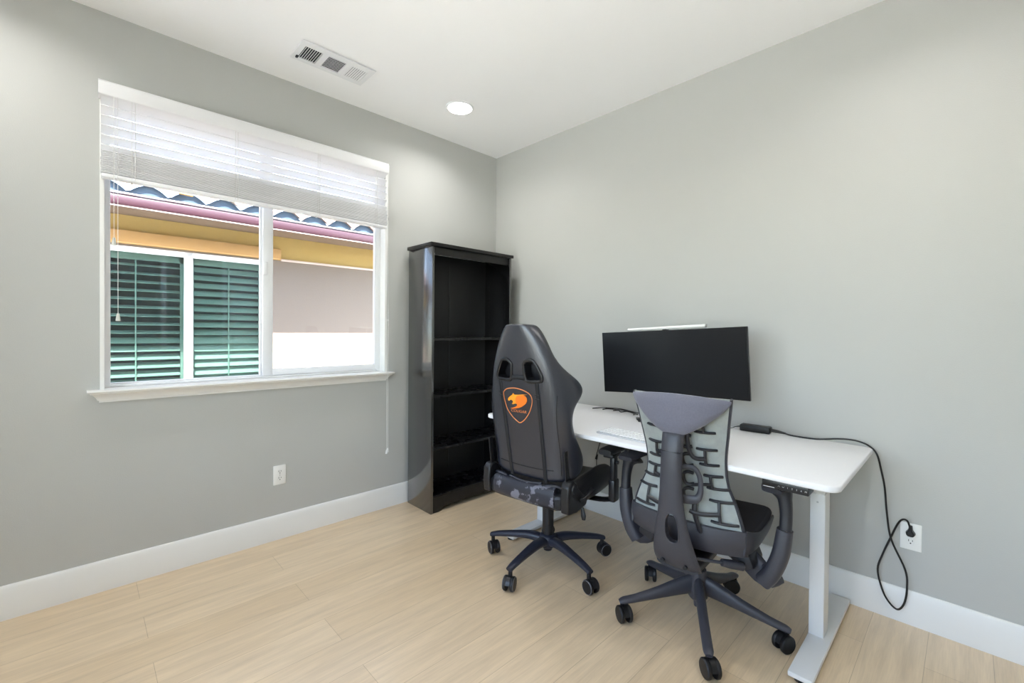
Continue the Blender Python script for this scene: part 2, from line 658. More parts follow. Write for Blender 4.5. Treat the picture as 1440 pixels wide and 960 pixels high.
# portals in the openings (they only guide sampling of the sky)
for loc, rot, sx, sy in (((XR-T-0.03, (RY0+RY1)/2, (RZ0+RZ1)/2), (0, rad(-90), 0), RZ1-RZ0, RY1-RY0),
                         (((WX0+WX1)/2, 0.17, (WZ0+WZ1)/2), (rad(-90), 0, 0), 1.48, 1.42)):
    pd = bpy.data.lights.new('sky_portal', 'AREA')
    pd.shape = 'RECTANGLE'
    pd.size, pd.size_y = sx, sy
    pd.cycles.is_portal = True
    po = bpy.data.objects.new('sky_portal', pd)
    COL.objects.link(po)
    po.location = loc
    po.rotation_euler = rot
# ------------------------------------------------------------------ window
win = bpy.data.objects.new('window_1', None)
COL.objects.link(win)
win['kind'] = 'structure'
win.location = ((WX0+WX1)/2, 0.0, WZ0)
WW, WH = WX1-WX0, WZ1-WZ0
hw = WW/2
# jamb liner (thin white return standing a hair proud of the wall)
b = B()
b.box((-hw+0.008, 0.035, WH/2), (0.016, 0.085, WH))
b.box((hw-0.008, 0.035, WH/2), (0.016, 0.085, WH))
b.box((0, 0.035, WH-0.008), (WW-0.033, 0.085, 0.016))
part('jamb', b, MT['trim'], win, smooth=False)
# outer vinyl frame
b = B()
fr = 0.030
y0 = 0.095
b.box((-hw+0.010+fr/2, y0, WH/2), (fr, 0.06, WH-0.01), bev=0.003)
b.box((hw-0.010-fr/2, y0, WH/2), (fr, 0.06, WH-0.01), bev=0.003)
b.box((0, y0, WH-0.02-fr/2), (WW-0.02, 0.058, fr), bev=0.003)
b.box((0, y0, 0.010), (WW-0.02, 0.058, 0.012), bev=0.003)
part('window_frame', b, MT['vinyl'], win)


def sash(name, xa, xb, za, zb, y, wst, wrl, wsr=None, wbt=None):
    wsr = wst if wsr is None else wsr
    wbt = wrl if wbt is None else wbt
    b = B()
    b.box((xa+wst/2, y, (za+zb)/2), (wst, 0.028, zb-za), bev=0.004)
    b.box((xb-wsr/2, y, (za+zb)/2), (wsr, 0.028, zb-za), bev=0.004)
    b.box(((xa+xb)/2, y, zb-wrl/2), (xb-xa-0.002, 0.027, wrl), bev=0.004)
    b.box(((xa+xb)/2, y, za+wbt/2), (xb-xa-0.002, 0.027, wbt), bev=0.004)
    o = part(name, b, MT['vinyl'], win)
    g = B().box(((xa+wst+xb-wsr)/2, y, (za+zb)/2), (xb-xa-wst-wsr+0.004, 0.005, zb-za-wbt-wrl+0.004))
    part('pane', g, MT['glass'], o, smooth=False)
    return o


cx = (WX0+WX1)/2
# fixed left lite sits further out, the sliding right sash further in
sl = sash('window_sash', -2.497-cx, -1.772-cx, 0.015, WH-0.02, 0.112, 0.012, 0.016, 0.035, 0.008)
sr = sash('window_sash', -1.800-cx, -1.036-cx, 0.018, WH-0.02, 0.078, 0.055, 0.038, 0.052)
part('window_latch', B().box((-1.790-cx, 0.057, 0.66), (0.022, 0.016, 0.075), bev=0.004), MT['vinyl'], sr)
part('window_latch', B().box((-1.806-cx, 0.088, 0.31), (0.014, 0.012, 0.04), bev=0.004), MT['vinyl'], sl)
# sill with moulded apron
b = B()
prof = [(0.064, 0.0), (0.064, -0.012), (-0.058, -0.012), (-0.062, -0.006), (-0.060, 0.0)]
b.ring_loft([[Vector((x, a, 0.004+z)) for a, z in prof] for x in (-hw-0.045, hw+0.035)])
ap = [(0.0, -0.012), (-0.046, -0.012), (-0.046, -0.018), (-0.034, -0.026), (-0.024, -0.040), (-0.020, -0.050), (-0.014, -0.052), (-0.014, -0.060), (0.0, -0.060)]
rings = []
for x, sgn in ((-hw-0.035, -1), (hw+0.025, 1)):
    rings.append([Vector((x+sgn*(-a-0.046), a, 0.004+z)) for a, z in ap])
b.ring_loft(rings)
part('sill', b, MT['trim'], win, ang=25)

# ------------------------------------------------------------------ blinds
bl = thing('window_blinds', 'white two inch slatted window blinds, half raised, with a wide valance, over the sliding window', 'blinds', (cx, -0.035, 1.955))
vx0, vx1 = -2.519-cx, -1.055-cx
b = B()
vp = [(-0.044, 0.372), (-0.040, 0.372), (-0.040, 0.428), (-0.036, 0.438), (-0.040, 0.441), (-0.052, 0.440), (-0.050, 0.434), (-0.054, 0.425), (-0.054, 0.383), (-0.051, 0.376)]
vp = [(a+0.018, z) for a, z in vp]
b.ring_loft([[Vector((x, a, z)) for a, z in vp] for x in (vx0, vx1)])
b.box((vx0+0.004, 0.003, 0.403), (0.007, 0.046, 0.062))
b.box((vx1-0.004, 0.003, 0.403), (0.007, 0.046, 0.062))
part('valance', b, MT['slat'], bl, ang=25)
part('headrail', B().box((0, 0.008, 0.408), (1.43, 0.036, 0.036)), MT['vinyl'], bl, smooth=False)
b = B()
sx0, sx1 = -2.509-cx, -1.060-cx
rt = Matrix.Rotation(rad(-33), 3, 'X')
for i in range(6):
    b.box(((sx0+sx1)/2, 0.004, 0.363-0.0455*i), (sx1-sx0, 0.050, 0.003), rot=rt)
part('open_slats', b, MT['slat'], bl, smooth=False)
b = B()
for i in range(17):
    zz = 0.022+i*0.0062
    b.box(((sx0+sx1)/2+random.uniform(-0.002, 0.002), random.uniform(-0.0015, 0.0015), zz), (sx1-sx0, 0.050, 0.0031),
          rot=Matrix.Rotation(rad(random.uniform(-1.2, 1.2)), 3, 'X'))
part('stacked_slats', b, MT['slat'], bl, smooth=False)
part('bottom_rail', B().box(((sx0+sx1)/2, 0, 0.007), (sx1-sx0, 0.052, 0.017), bev=0.004), MT['slat'], bl)
for xx in (-2.40, -1.97, -1.53, -1.15):
    b = B()
    for yy in (-0.0285, 0.0285):
        b.tube([(xx-cx, yy, 0.395), (xx-cx, yy, 0.005)], 0.0011, seg=6)
    b.tube([(xx-cx+0.012, -0.0275, 0.395), (xx-cx+0.012, -0.0275, 0.005)], 0.0014, seg=6)
    b.lathe([(0.001, -0.010), (0.004, -0.009), (0.005, -0.004), (0.004, 0.0)], (xx-cx, 0, -0.001), seg=10)
    part('ladder_cord', b, MT['cord'], bl)
# tilt cords with tassels on the left
for xx, zl, k in ((-2.466, 1.64, 0), (-2.452, 1.285, 1)):
    t = part('tilt_cord', B().tube([(xx-cx, -0.036, 2.33-1.955), (xx-cx+0.001, -0.037, zl+0.03-1.955)], 0.0012, seg=6), MT['cord'], bl)
    part('tassel', B().lathe([(0.002, 0.035), (0.005, 0.033), (0.008, 0.014), (0.0095, 0.0), (0.0085, -0.001), (0.001, -0.001)], (xx-cx+0.001, -0.037, zl-1.955), seg=12), MT['tassel'], t)
# lift cords on the right, hanging far below the sill
lc = B()
lc.tube([(-1.067-cx, -0.040, 0.37), (-1.066-cx, -0.042, 0.1), (-1.063-cx, -0.045, -0.6), (-1.070-cx, -0.045, -1.02), (-1.068-cx, -0.045, -1.53)], 0.0013, seg=6, n=4)
lc.tube([(-1.062-cx, -0.040, 0.37), (-1.069-cx, -0.042, 0.1), (-1.063-cx, -0.047, -0.6), (-1.061-cx, -0.045, -1.02), (-1.060-cx, -0.047, -1.52)], 0.0013, seg=6, n=4)
lift = part('lift_cord', lc, MT['cord'], bl)
part('cord_joiner', B().lathe([(0.001, -0.006), (0.006, -0.004), (0.006, 0.004), (0.001, 0.006)], (-1.0645-cx, -0.045, 1.32-1.955), seg=12), MT['cord'], lift)
for xx, zz in ((-1.069, 0.402), (-1.060, 0.412)):
    part('tassel', B().lathe([(0.002, 0.028), (0.004, 0.026), (0.0065, 0.010), (0.0075, 0.0), (0.001, -0.001)], (xx-cx, -0.046, zz-1.955), seg=12), MT['cord'], lift)
part('cord_cleat', B().tube([(-1.047-cx, 0.012, 0.105), (-1.043-cx, 0.0, 0.07), (-1.047-cx, 0.012, 0.03)], 0.004, seg=8, n=4), MT['blk_plastic'], bl)

# ------------------------------------------------------------------ ceiling fixtures
vent = thing('ceiling_vent', 'white three-section air vent in the ceiling near the window', 'vent', (-1.56, -0.375, H), rz=0.0)
b = B()
vx, vy = 0.200, 0.100
xs = [-0.185, -0.075, -0.068+0.015, 0.047, 0.070, 0.172]
cells = [(-0.172, -0.082), (-0.050, 0.046), (0.074, 0.170)]
ya, yb = -0.057, 0.068
zt, th = -0.0075, 0.006
b.box((0, (yb+vy)/2, zt), (2*vx, vy-yb, th))
b.box((0, (ya-vy)/2, zt), (2*vx, vy+ya, th))
px = -vx
for a, c_ in cells+[(vx, vx)]:
    b.box(((px+a)/2, (ya+yb)/2, zt), (a-px, yb-ya, th))
    px = c_
part('face_frame', b, MT['vinyl'], vent, smooth=False)
part('duct_opening', B().box((0, 0.005, -0.0015), (0.37, 0.14, 0.003)), MT['dark'], vent, smooth=False)
b = B()
for i in range(8):
    b.box((-0.166+i*0.0113, (ya+yb)/2, -0.009), (0.0022, yb-ya, 0.009), rot=Matrix.Rotation(rad(28), 3, 'Y'))
for i in range(9):
    b.box((-0.002, ya+0.008+i*0.0135, -0.0085), (0.096, 0.010, 0.002), rot=Matrix.Rotation(rad(28), 3, 'X'))
for i in range(8):
    b.box((0.080+i*0.0120, (ya+yb)/2, -0.0085), (0.0080, yb-ya, 0.0018), rot=Matrix.Rotation(rad(12), 3, 'Y'))
part('vent_louvers', b, MT['vinyl'], vent, smooth=False)
part('damper_lever', B().box((-0.178, 0.06, -0.014), (0.012, 0.02, 0.008), bev=0.002), MT['dark'], vent)

lens_m = emit_mat('lit_lamp_lens', (255, 252, 246), 8.0)


def downlight(x, y, label):
    t = thing('recessed_light', label, 'ceiling light', (x, y, H), 0, 'recessed lights in the ceiling')
    part('trim_ring', B().lathe([(0.0795, 0.0), (0.092, 0.0), (0.092, -0.003), (0.088, -0.007), (0.0795, -0.006)], seg=48), MT['vinyl'], t)
    part('lens', B().lathe([(0.001, -0.001), (0.079, -0.001), (0.079, -0.0065), (0.05, -0.009), (0.001, -0.0105)], seg=40), lens_m, t)
    ld = bpy.data.lights.new('lamp_light', 'AREA')
    ld.shape = 'DISK'
    ld.size = 0.13
    ld.spread = rad(150)
    ld.energy = DOWNLIGHT
    ld.color = (1.0, 0.985, 0.965)
    lo = bpy.data.objects.new('lamp_light', ld)
    COL.objects.link(lo)
    lo.parent = t
    lo.location = (0, 0, -0.014)
    return t


downlight(-0.76, -0.475, 'lit recessed ceiling light near the corner above the black bookcase')
downlight(-2.95, -0.475, 'lit recessed ceiling light left of the window, out of the frame')
downlight(-0.76, -2.75, 'lit recessed ceiling light above the right end of the desk, out of the frame')
downlight(-2.95, -2.75, 'unseen ceiling light added behind the camera to light the room')  # completes the ceiling grid; unseen, added for its light

# ------------------------------------------------------------------ outlets
PS = {}


def outlet(loc, rz, label):
    """local frame: plate in the XZ plane, facing -Y"""
    t = thing('wall_outlet', label, 'outlet', loc, rz, None)
    part('cover_plate', B().box((0, -0.003, 0), (0.070, 0.006, 0.115), bev=0.0025), MT['plate'], t)
    for z in (0.0195, -0.0195):
        b = B()
        poly = []
        for k in range(24):
            a = 2*pi*k/24
            poly.append((max(-0.0145, min(0.0145, 0.0172*cos(a))), 0.0150*sin(a)))
        b.prism(poly, lambda u, v: (u, -0.004, z+v), lambda u, v: (u, -0.0085, z+v))
        s_ = part('socket', b, MT['plate'], t, ang=30)
        b = B()
        b.box((-0.0062, -0.0087, z+0.004), (0.002, 0.0012, 0.0085))
        b.box((0.0062, -0.0087, z+0.004), (0.002, 0.0012, 0.0068))
        b.cyl((0, -0.0083, z-0.0075), (0, -0.0093, z-0.0075), 0.0026, seg=12)
        part('slots', b, MT['slot'], s_, smooth=False)
    part('plate_screw', B().cyl((0, -0.005, 0), (0, -0.0072, 0), 0.0028, seg=12), MT['silver'], t)
    return t


outlet((-1.7255, 0, 0.382), 0, 'white double outlet plate on the wall below the window')
outlet((0, -2.697, 0.378), -pi/2, 'white double outlet plate with a black plug in it, right of the desk')

# ------------------------------------------------------------------ bookcase
bc = thing('bookcase', 'tall glossy black bookcase with empty shelves standing in the room corner', 'bookcase', (-0.495, -0.182, 0))
bx0, bx1, by0, by1 = -0.378, 0.364, -0.148, 0.150   # local
ts = 0.018
for sx in (bx0+ts/2, bx1-ts/2):
    sp = part('side_panel', B().box((sx, (by0+by1)/2, 1.826/2), (ts, by1-by0, 1.826), bev=0.001), MT['side_gloss'], bc)
    if sx > 0:
        for yy in (-0.095, 0.095):
            for k in range(9):
                part('shelf_pin_hole', B().cyl((sx-ts/2+0.001, yy, 1.36+0.032*k), (sx-ts/2-0.0006, yy, 1.36+0.032*k), 0.003, seg=8), MT['slot'], sp)
part('top_board', B().box(((bx0+bx1)/2, -0.004, 1.838), (bx1-bx0+0.030, by1-by0+0.014, 0.024), bev=0.003), MT['black_wood'], bc)
part('front_rail', B().box(((bx0+bx1)/2, by0+0.030, 1.800), (bx1-bx0-2*ts, 0.016, 0.052)), MT['black_wood'], bc, smooth=False)
bk = part('back_panel', B().box(((bx0+bx1)/2, by1-0.003, 0.96), (bx1-bx0-0.004, 0.005, 1.728)), MT['back_board'], bc, smooth=False)
part('panel_seam', B().box((-0.020, by1-0.0065, 0.96), (0.008, 0.003, 1.72)), MT['black_wood'], bk, smooth=False)
for z in (1.201, 0.806, 0.446, 0.120):
    s_ = part('shelf', B().box(((bx0+bx1)/2, 0.000, z-0.009), (bx1-bx0-2*ts, by1-by0-0.012, 0.018), bev=0.001), MT['shelf_top'], bc)
    if z > 0.2:
        part('shelf_pin', B().cyl((bx0+ts-0.001, by0+0.014, z-0.024), (bx0+ts+0.005, by0+0.014, z-0.024), 0.005, seg=12), MT['silver'], s_)
        part('shelf_pin', B().cyl((bx1-ts+0.001, by0+0.014, z-0.024), (bx1-ts-0.005, by0+0.014, z-0.024), 0.005, seg=12), MT['silver'], s_)
b = B()
kp = [(bx0+ts, 0.0), (bx0+ts+0.05, 0.0), (bx0+ts+0.10, 0.028), (bx0+ts+0.16, 0.034), (bx1-ts-0.16, 0.034), (bx1-ts-0.10, 0.028), (bx1-ts-0.05, 0.0), (bx1-ts, 0.0), (bx1-ts, 0.104), (bx0+ts, 0.104)]
b.prism(kp, lambda u, v: (u, by0+0.004, v), lambda u, v: (u, by0+0.020, v))
part('kick_board', b, MT['black_wood'], bc, ang=20)
part('cam_lock', B().cyl((bx0+ts-0.001, by0+0.008, 1.775), (bx0+ts+0.004, by0+0.008, 1.775), 0.006, seg=12), MT['silver'], bc)

# ------------------------------------------------------------------ desk
DX_F, DX_B, DY_R, DY_L, DTOP = -0.790, -0.026, -2.572, -0.792, 0.742
desk = thing('standing_desk', 'long white height-adjustable desk standing along the right wall', 'desk', ((DX_F+DX_B)/2, (DY_R+DY_L)/2, 0))
dhx, dhy = (DX_B-DX_F)/2, (DY_L-DY_R)/2


def rrect(hx, hy, r, n=8):
    P = []
    for sx, sy, a0 in ((1, 1, 0), (-1, 1, 90), (-1, -1, 180), (1, -1, 270)):
        for k in range(n+1):
            a = rad(a0+90*k/n)
            P.append((sx*(hx-r)+r*cos(a), sy*(hy-r)+r*sin(a)))
    return P


b = B()
rings = []
for (ins, z) in ((0.004, -0.022), (0.001, -0.020), (0, -0.017), (0, -0.004), (0.0015, -0.001), (0.004, 0.0)):
    rings.append([Vector((x, y, DTOP+z)) for x, y in rrect(dhx-ins, dhy-ins, 0.045-ins)])
b.ring_loft(rings)
part('desktop', b, MT['desk'], desk, ang=50)
UZ = DTOP-0.022
for yy, who in ((-2.445-desk.location.y, 0), (-0.940-desk.location.y, 1)):
    lx = -0.400-desk.location.x
    leg = part('leg', B().box((lx, yy, 0.315), (0.085, 0.052, 0.580), bev=0.003), MT['steel'], desk)
    part('inner_tube', B().box((lx, yy, 0.650), (0.077, 0.044, 0.110), bev=0.003), MT['steel'], leg)
    part('leg_screw', B().cyl((lx-0.0425, yy, 0.572), (lx-0.0437, yy, 0.572), 0.004, seg=12), MT['silver'], leg)
    part('leg_screw', B().cyl((lx-0.0385, yy, 0.665), (lx-0.0397, yy, 0.665), 0.004, seg=12), MT['silver'], leg)
    fy = yy-0.012
    ft = part('foot', B().box((-0.385-desk.location.x, fy, 0.0195), (0.700, 0.078, 0.019), bev=0.004), MT['steel'], desk)
    for fx in (-0.71, -0.07):
        part('levelling_pad', B().lathe([(0.001, 0.0), (0.024, 0.0), (0.024, 0.008), (0.018, 0.0105), (0.001, 0.0105)], (fx-desk.location.x, fy, 0), seg=20), MT['blk_plastic'], ft)
    part('side_bracket', B().box((-0.40-desk.location.x, yy, UZ-0.0145), (0.52, 0.062, 0.027), bev=0.003), MT['steel'], desk)
part('cross_beam', B().box((-0.40-desk.location.x, 0.002, UZ-0.0155), (0.095, 1.44, 0.028), bev=0.003), MT['steel'], desk)
# hand control under the front edge
ccx, ccy = -0.742-desk.location.x, -2.412-desk.location.y
ct = part('control_box', B().box((ccx, ccy, UZ-0.0155), (0.075, 0.146, 0.030), bev=0.002), MT['panel'], desk, label='black control box with small pale symbols under the front edge')
cz = UZ-0.017
fx_ = ccx-0.0375
for i, s_ in enumerate(['\u2227', '\u2228', '1', '2', '3', '4', 'M']):
    yo = ccy+0.018-i*0.0138
    if i < 2:
        b = B()
        dz = 1 if i == 0 else -1
        b.tube([(fx_-0.0004, yo+0.0032, cz-0.0014*dz), (fx_-0.0004, yo, cz+0.0018*dz), (fx_-0.0004, yo-0.0032, cz-0.0014*dz)], 0.0006, seg=5)
        part('control_symbol', b, MT['icon'], ct)
    else:
        text_mesh(s_, 0.0085, 0.0002, lambda x, y, z: Vector((fx_-0.0003-z, yo-x, cz+y)), 'control_symbol', MT['icon'], ct)
part('control_badge', B().box((fx_-0.0002, ccy+0.050, cz-0.009), (0.0008, 0.036, 0.0022)), MT['icon'], ct, smooth=False)

# ------------------------------------------------------------------ monitor
mon = thing('monitor', 'wide curved black monitor, switched off, standing on the white desk', 'monitor', (-0.175, -1.722, DTOP))
tilt = rad(2.6)
MW, MH = 0.822, 0.358
mz = 1.086-DTOP
RC = 1.9


def mpt(s, t, off):
    """screen surface: s along width (-1 left(+y) .. 1 right(-y)), t up (-1..1); off is depth to the wall"""
    y = -s*MW/2
    z = t*MH/2
    x = -0.072 + (RC-sqrt(RC*RC-y*y))*-1.0 + 0.022*0 + off
    y2 = y*cos(tilt) + z*sin(tilt)
    z2 = z*cos(tilt) - y*sin(tilt)
    return Vector((x-0.02*t*0.25, y2, mz+z2))


b = B()
b.slab(lambda u, v: mpt(2*u-1, 2*v-1, 0), lambda u, v: mpt(2*u-1, 2*v-1, 0.016), 25, 3)
part('bezel', b, MT['bezel'], mon, bevel=0.002)
b = B()
b.slab(lambda u, v: mpt((2*u-1)*0.984, (2*v-1)*0.965+0.012, -0.0012), lambda u, v: mpt((2*u-1)*0.984, (2*v-1)*0.965+0.012, 0.003), 25, 3)
part('screen', b, MT['screen'], mon)
b = B()
b.slab(lambda u, v: mpt((2*u-1)*0.92, (2*v-1)*0.82, 0.012), lambda u, v: mpt((2*u-1)*0.60, (2*v-1)*0.55, 0.045), 13, 5)
part('rear_housing', b, MT['bezel'], mon)
stp = part('stand', B().tube([(0.000, 0, mz+0.0), (0.02, 0, mz-0.02), (0.035, 0, mz-0.15), (0.035, 0, 0.012)], [(0.03, 0.014)]*4, seg=16, n=4, ref=(1, 0, 0)), MT['bezel'], mon)
b = B()
for sg in (-1, 1):
    b.tube([(0.035, 0, 0.010), (-0.03, sg*0.09, 0.0075), (-0.13, sg*0.16, 0.006)], [(0.024, 0.008), (0.019, 0.0065), (0.012, 0.005)], seg=12, n=4, ref=(0, 0, 1))
b.lathe([(0.001, 0.001), (0.042, 0.001), (0.042, 0.012), (0.03, 0.018), (0.001, 0.018)], (0.035, 0, 0), seg=24)
part('stand_foot', b, MT['bezel'], mon)

lb = thing('monitor_light_bar', 'slim white light bar clipped on top of the black monitor', 'light bar', (-0.175, -1.722, DTOP+mz+MH/2))
lbt = Vector((0, cos(tilt), -sin(tilt)))
p0 = Vector((-0.070, 0.268, 0.0115-0.268*0.045))
p1 = Vector((-0.070, -0.185, 0.0145+0.185*0.045))
part('bar', B().tube([p0, p1], [(0.010, 0.0085)]*2, seg=16, ref=(0, 0, 1)), MT['plate'], lb)
part('end_cap', B().tube([p1, p1-lbt*0.006], [(0.0105, 0.009)]*2, seg=16, ref=(0, 0, 1)), MT['silver'], lb, label='grey end cap')
part('clip', B().box((-0.060, 0.040, 0.002), (0.03, 0.024, 0.009), bev=0.002).box((-0.046, 0.040, -0.02), (0.006, 0.024, 0.045), bev=0.002), MT['blk_plastic'], lb, label='black mounting clip')

# ------------------------------------------------------------------ keyboard
kb = thing('keyboard', 'slim white keyboard lying near the front edge of the desk', 'keyboard', (-0.662, -1.775, DTOP+0.001), rz=rad(-2.5))
KL, KD = 0.42, 0.125     # along y, along x


def kbz(x):
    return 0.010+0.006*(x+KD/2)/KD


b = B()
pr = [(-KD/2, 0), (KD/2, 0), (KD/2, 0.015), (-KD/2, 0.008)]
b.prism(pr, lambda x, z: (x, -KL/2, z), lambda x, z: (x, KL/2, z))
part('keyboard_body', b, MT['kb_body'], kb, bevel=0.002)
for row in range(5):
    b = B()
    x = -KD/2+0.012+row*0.0222
    n = 17
    for k in range(n):
        if row == 0 and 4 < k < 10:
            continue
        y = KL/2-0.014-(k+0.5)*((KL-0.028)/n)
        b.box((x, y, kbz(x)+0.0015), (0.0185, 0.0195, 0.005), bev=0.0015, seg=1)
    if row == 0:
        b.box((x, KL/2-0.014-7.5*((KL-0.028)/n), kbz(x)+0.0015), (0.0185, 0.11, 0.005), bev=0.0015, seg=1)
    part('key_row', b, MT['keys'], kb)

# ------------------------------------------------------------------ power adapter, cords
ad = thing('power_adapter', 'black rectangular power adapter brick on the back of the desk', 'power adapter', (-0.075, -2.100, DTOP), rz=rad(4))
part('brick', B().box((0, 0, 0.0175), (0.056, 0.140, 0.033), bev=0.006), MT['cable'], ad)
part('thin_lead', B().tube([(0.005, 0.070, 0.018), (0.0, 0.092, 0.014), (-0.012, 0.115, 0.005), (0.0, 0.145, 0.004), (0.012, 0.19, 0.003), (0.012, 0.30, 0.003), (0.03, 0.36, 0.004)], [0.004, 0.0022, 0.0018, 0.0018, 0.0018, 0.0018, 0.0018], seg=8, n=5), MT['cable'], ad)

pc = thing('power_cable', 'long black power cord looping down from the desk end to the wall plug', 'cord', (-0.05, -2.20, DTOP))
pcl = Vector(pc.location)
pts = [(-0.070, -2.182, 0.760), (-0.067, -2.215, 0.757), (-0.055, -2.260, 0.747), (-0.050, -2.36, 0.747), (-0.034, -2.44, 0.760), (-0.030, -2.50, 0.763),
       (-0.036, -2.550, 0.752), (-0.052, -2.584, 0.722), (-0.045, -2.600, 0.65), (-0.040, -2.612, 0.575), (-0.036, -2.620, 0.467), (-0.036, -2.636, 0.356),
       (-0.034, -2.683, 0.240), (-0.034, -2.690, 0.166), (-0.034, -2.682, 0.095), (-0.034, -2.660, 0.058), (-0.034, -2.630, 0.080), (-0.030, -2.607, 0.125), (-0.028, -2.591, 0.205),
       (-0.024, -2.608, 0.280), (-0.022, -2.632, 0.356), (-0.030, -2.655, 0.425), (-0.040, -2.672, 0.455), (-0.042, -2.687, 0.455), (-0.036, -2.694, 0.435), (-0.030, -2.696, 0.418)]
part('cable', B().tube([Vector(p)-pcl for p in pts], 0.0038, seg=10, n=6), MT['cable'], pc)
part('connector', B().tube([Vector(p)-pcl for p in ((-0.0705, -2.1735, 0.7595), (-0.068, -2.20, 0.759), (-0.064, -2.235, 0.753))], [(0.010, 0.008), (0.008, 0.007), (0.0048, 0.0045)], seg=12, n=2), MT['cable'], pc)
b = B()
pl_ = [(0.006, 0.430), (-0.006, 0.430), (-0.008, 0.412), (-0.0165, 0.399), (-0.0165, 0.391), (-0.010, 0.384), (0.010, 0.384), (0.0165, 0.391), (0.0165, 0.399), (0.008, 0.412)]
b.prism(pl_, lambda u, z: Vector((-0.0097, -2.697+u, z))-pcl, lambda u, z: Vector((-0.034, -2.697+u*0.8, 0.397+(z-0.397)*0.9))-pcl)
part('plug', b, MT['cable'], pc, bevel=0.003)

cb = thing('data_cables', 'tangle of thin black cables on the back left of the desk', 'cables', (-0.09, -1.25, DTOP))
cbl = Vector(cb.location)
for P in ([(-0.146, -1.131, 0), (-0.10, -1.165, 0), (-0.056, -1.20, 0), (-0.040, -1.28, 0), (-0.062, -1.38, 0), (-0.10, -1.50, 0), (-0.11, -1.62, 0)],
          [(-0.130, -1.20, 0), (-0.105, -1.215, 0), (-0.075, -1.24, 0), (-0.085, -1.275, 0), (-0.060, -1.31, 0), (-0.09, -1.40, 0), (-0.15, -1.44, 0)],
          [(-0.115, -1.27, 0), (-0.10, -1.30, 0), (-0.12, -1.33, 0), (-0.09, -1.36, 0), (-0.12, -1.45, 0)]):
    part('cable', B().tube([Vector((x, y, 0.0035+0.003*(i % 2))) - Vector((cbl.x, cbl.y, 0)) for i, (x, y, z) in enumerate(P)], 0.0032, seg=8, n=5), MT['cable'], cb)
part('cable_end', B().box((-0.245+0.09, -1.528+1.25, 0.006), (0.045, 0.028, 0.011), rot=Matrix.Rotation(rad(35), 3, 'Z'), bev=0.003), MT['cable'], cb)

hg = thing('hanging_cable', 'thin black cable hanging down the wall below the desk behind the orange-crested chair', 'cable', (-0.06, -1.10, 0.40))
part('cable', B().tube([(0.035, -0.05, 0.338), (0.025, -0.045, 0.2), (0.0, -0.02, 0.06), (-0.005, -0.01, 0.0), (0.02, 0.0, -0.15), (0.035, 0.01, -0.22)], 0.0028, seg=8, n=5), MT['cable'], hg)
part('cable_plug', B().tube([(-0.003, -0.014, 0.02), (-0.006, -0.008, -0.012)], [0.006, 0.009], seg=10), MT['cable'], hg)


# ------------------------------------------------------------------ gaming chair
def caster(t, ang, R, top, mat_hood, ring, swivel, wheel_r=0.0345, mat_w=None):
    """twin-wheel caster; returns its part"""
    c = Vector((R*cos(ang), R*sin(ang), 0))
    d = Vector((cos(swivel), sin(swivel), 0))        # rolling direction
    a = Vector((-sin(swivel), cos(swivel), 0))       # axle
    w0 = c-d*0.014
    b = B()
    # hood over the wheels
    rings = []
    for k in range(9):
        th = rad(-25+200*k/8)
        p = w0+d*(cos(th)*(wheel_r-0.001))+Vector((0, 0, wheel_r+sin(th)*(wheel_r+0.001)))
        q_ = w0+d*(cos(th)*(wheel_r-0.006))+Vector((0, 0, wheel_r+sin(th)*(wheel_r-0.006)))
        rings.append([p-a*0.0105, p+a*0.0105, q_+a*0.0105, q_-a*0.0105])
    b.ring_loft(rings)
    b.cyl(c+Vector((0, 0, wheel_r*1.3)), c+Vector((0, 0, top)), 0.0105, seg=14)
    o = part('caster', b, mat_hood, t)
    for sg in (-1, 1):
        b = B()
        q0 = w0+Vector((0, 0, wheel_r))
        prof = [(0.001, 0.011), (wheel_r-0.002, 0.011), (wheel_r, 0.014), (wheel_r, 0.023), (wheel_r-0.004, 0.027), (0.001, 0.028)]
        rings = []
        for rr, h in prof:
            rings.append([q0+a*(sg*h)+d*(rr*cos(2*pi*j/24))+Vector((0, 0, rr*sin(2*pi*j/24))) for j in range(24)])
        b.ring_loft(rings)
        w = part('wheel', b, mat_w or MT['caster'], o)
        if ring:
            b = B()
            P = [q0+a*(sg*0.0265)+d*((wheel_r-0.0035)*cos(2*pi*j/24))+Vector((0, 0, (wheel_r-0.0035)*sin(2*pi*j/24))) for j in range(24)]
            b.tube(P, 0.0013, seg=6, closed=True)
            link('wheel_ring', b.mesh('wheel_ring'), MT['ring'], o, 'thin grey ring round the wheel')
    return o


gc = thing('gaming_chair', 'black leather gaming chair with an orange crest on its tall winged back', 'chair', (-0.7606, -1.286, 0), rz=rad(7))
ph = rad(43.1-7)
b = B()
b.lathe([(0.001, 0.072), (0.022, 0.072), (0.026, 0.085), (0.046, 0.098), (0.052, 0.125), (0.046, 0.150), (0.034, 0.160), (0.001, 0.160)], seg=32)
hub = part('base_hub', b, MT['base_plastic'], gc)
swv = [rad(100), rad(62), rad(20), rad(72), rad(150)]
for k in range(5):
    a = ph+k*2*pi/5
    e = Vector((cos(a), sin(a), 0))
    P = [e*0.028+Vector((0, 0, 0.126)), e*0.10+Vector((0, 0, 0.1345)), e*0.20+Vector((0, 0, 0.124)), e*0.285+Vector((0, 0, 0.110)), e*0.334+Vector((0, 0, 0.098))]
    rr = [(0.028, 0.024), (0.027, 0.021), (0.023, 0.016), (0.020, 0.0135), (0.017, 0.010)]
    part('base_arm', B().tube(P, rr, seg=16, n=4, ref=(0, 0, 1), sq=2.6), MT['base_plastic'], gc)
    caster(gc, a, 0.322, 0.086, MT['blk_plastic'], True, swv[k])
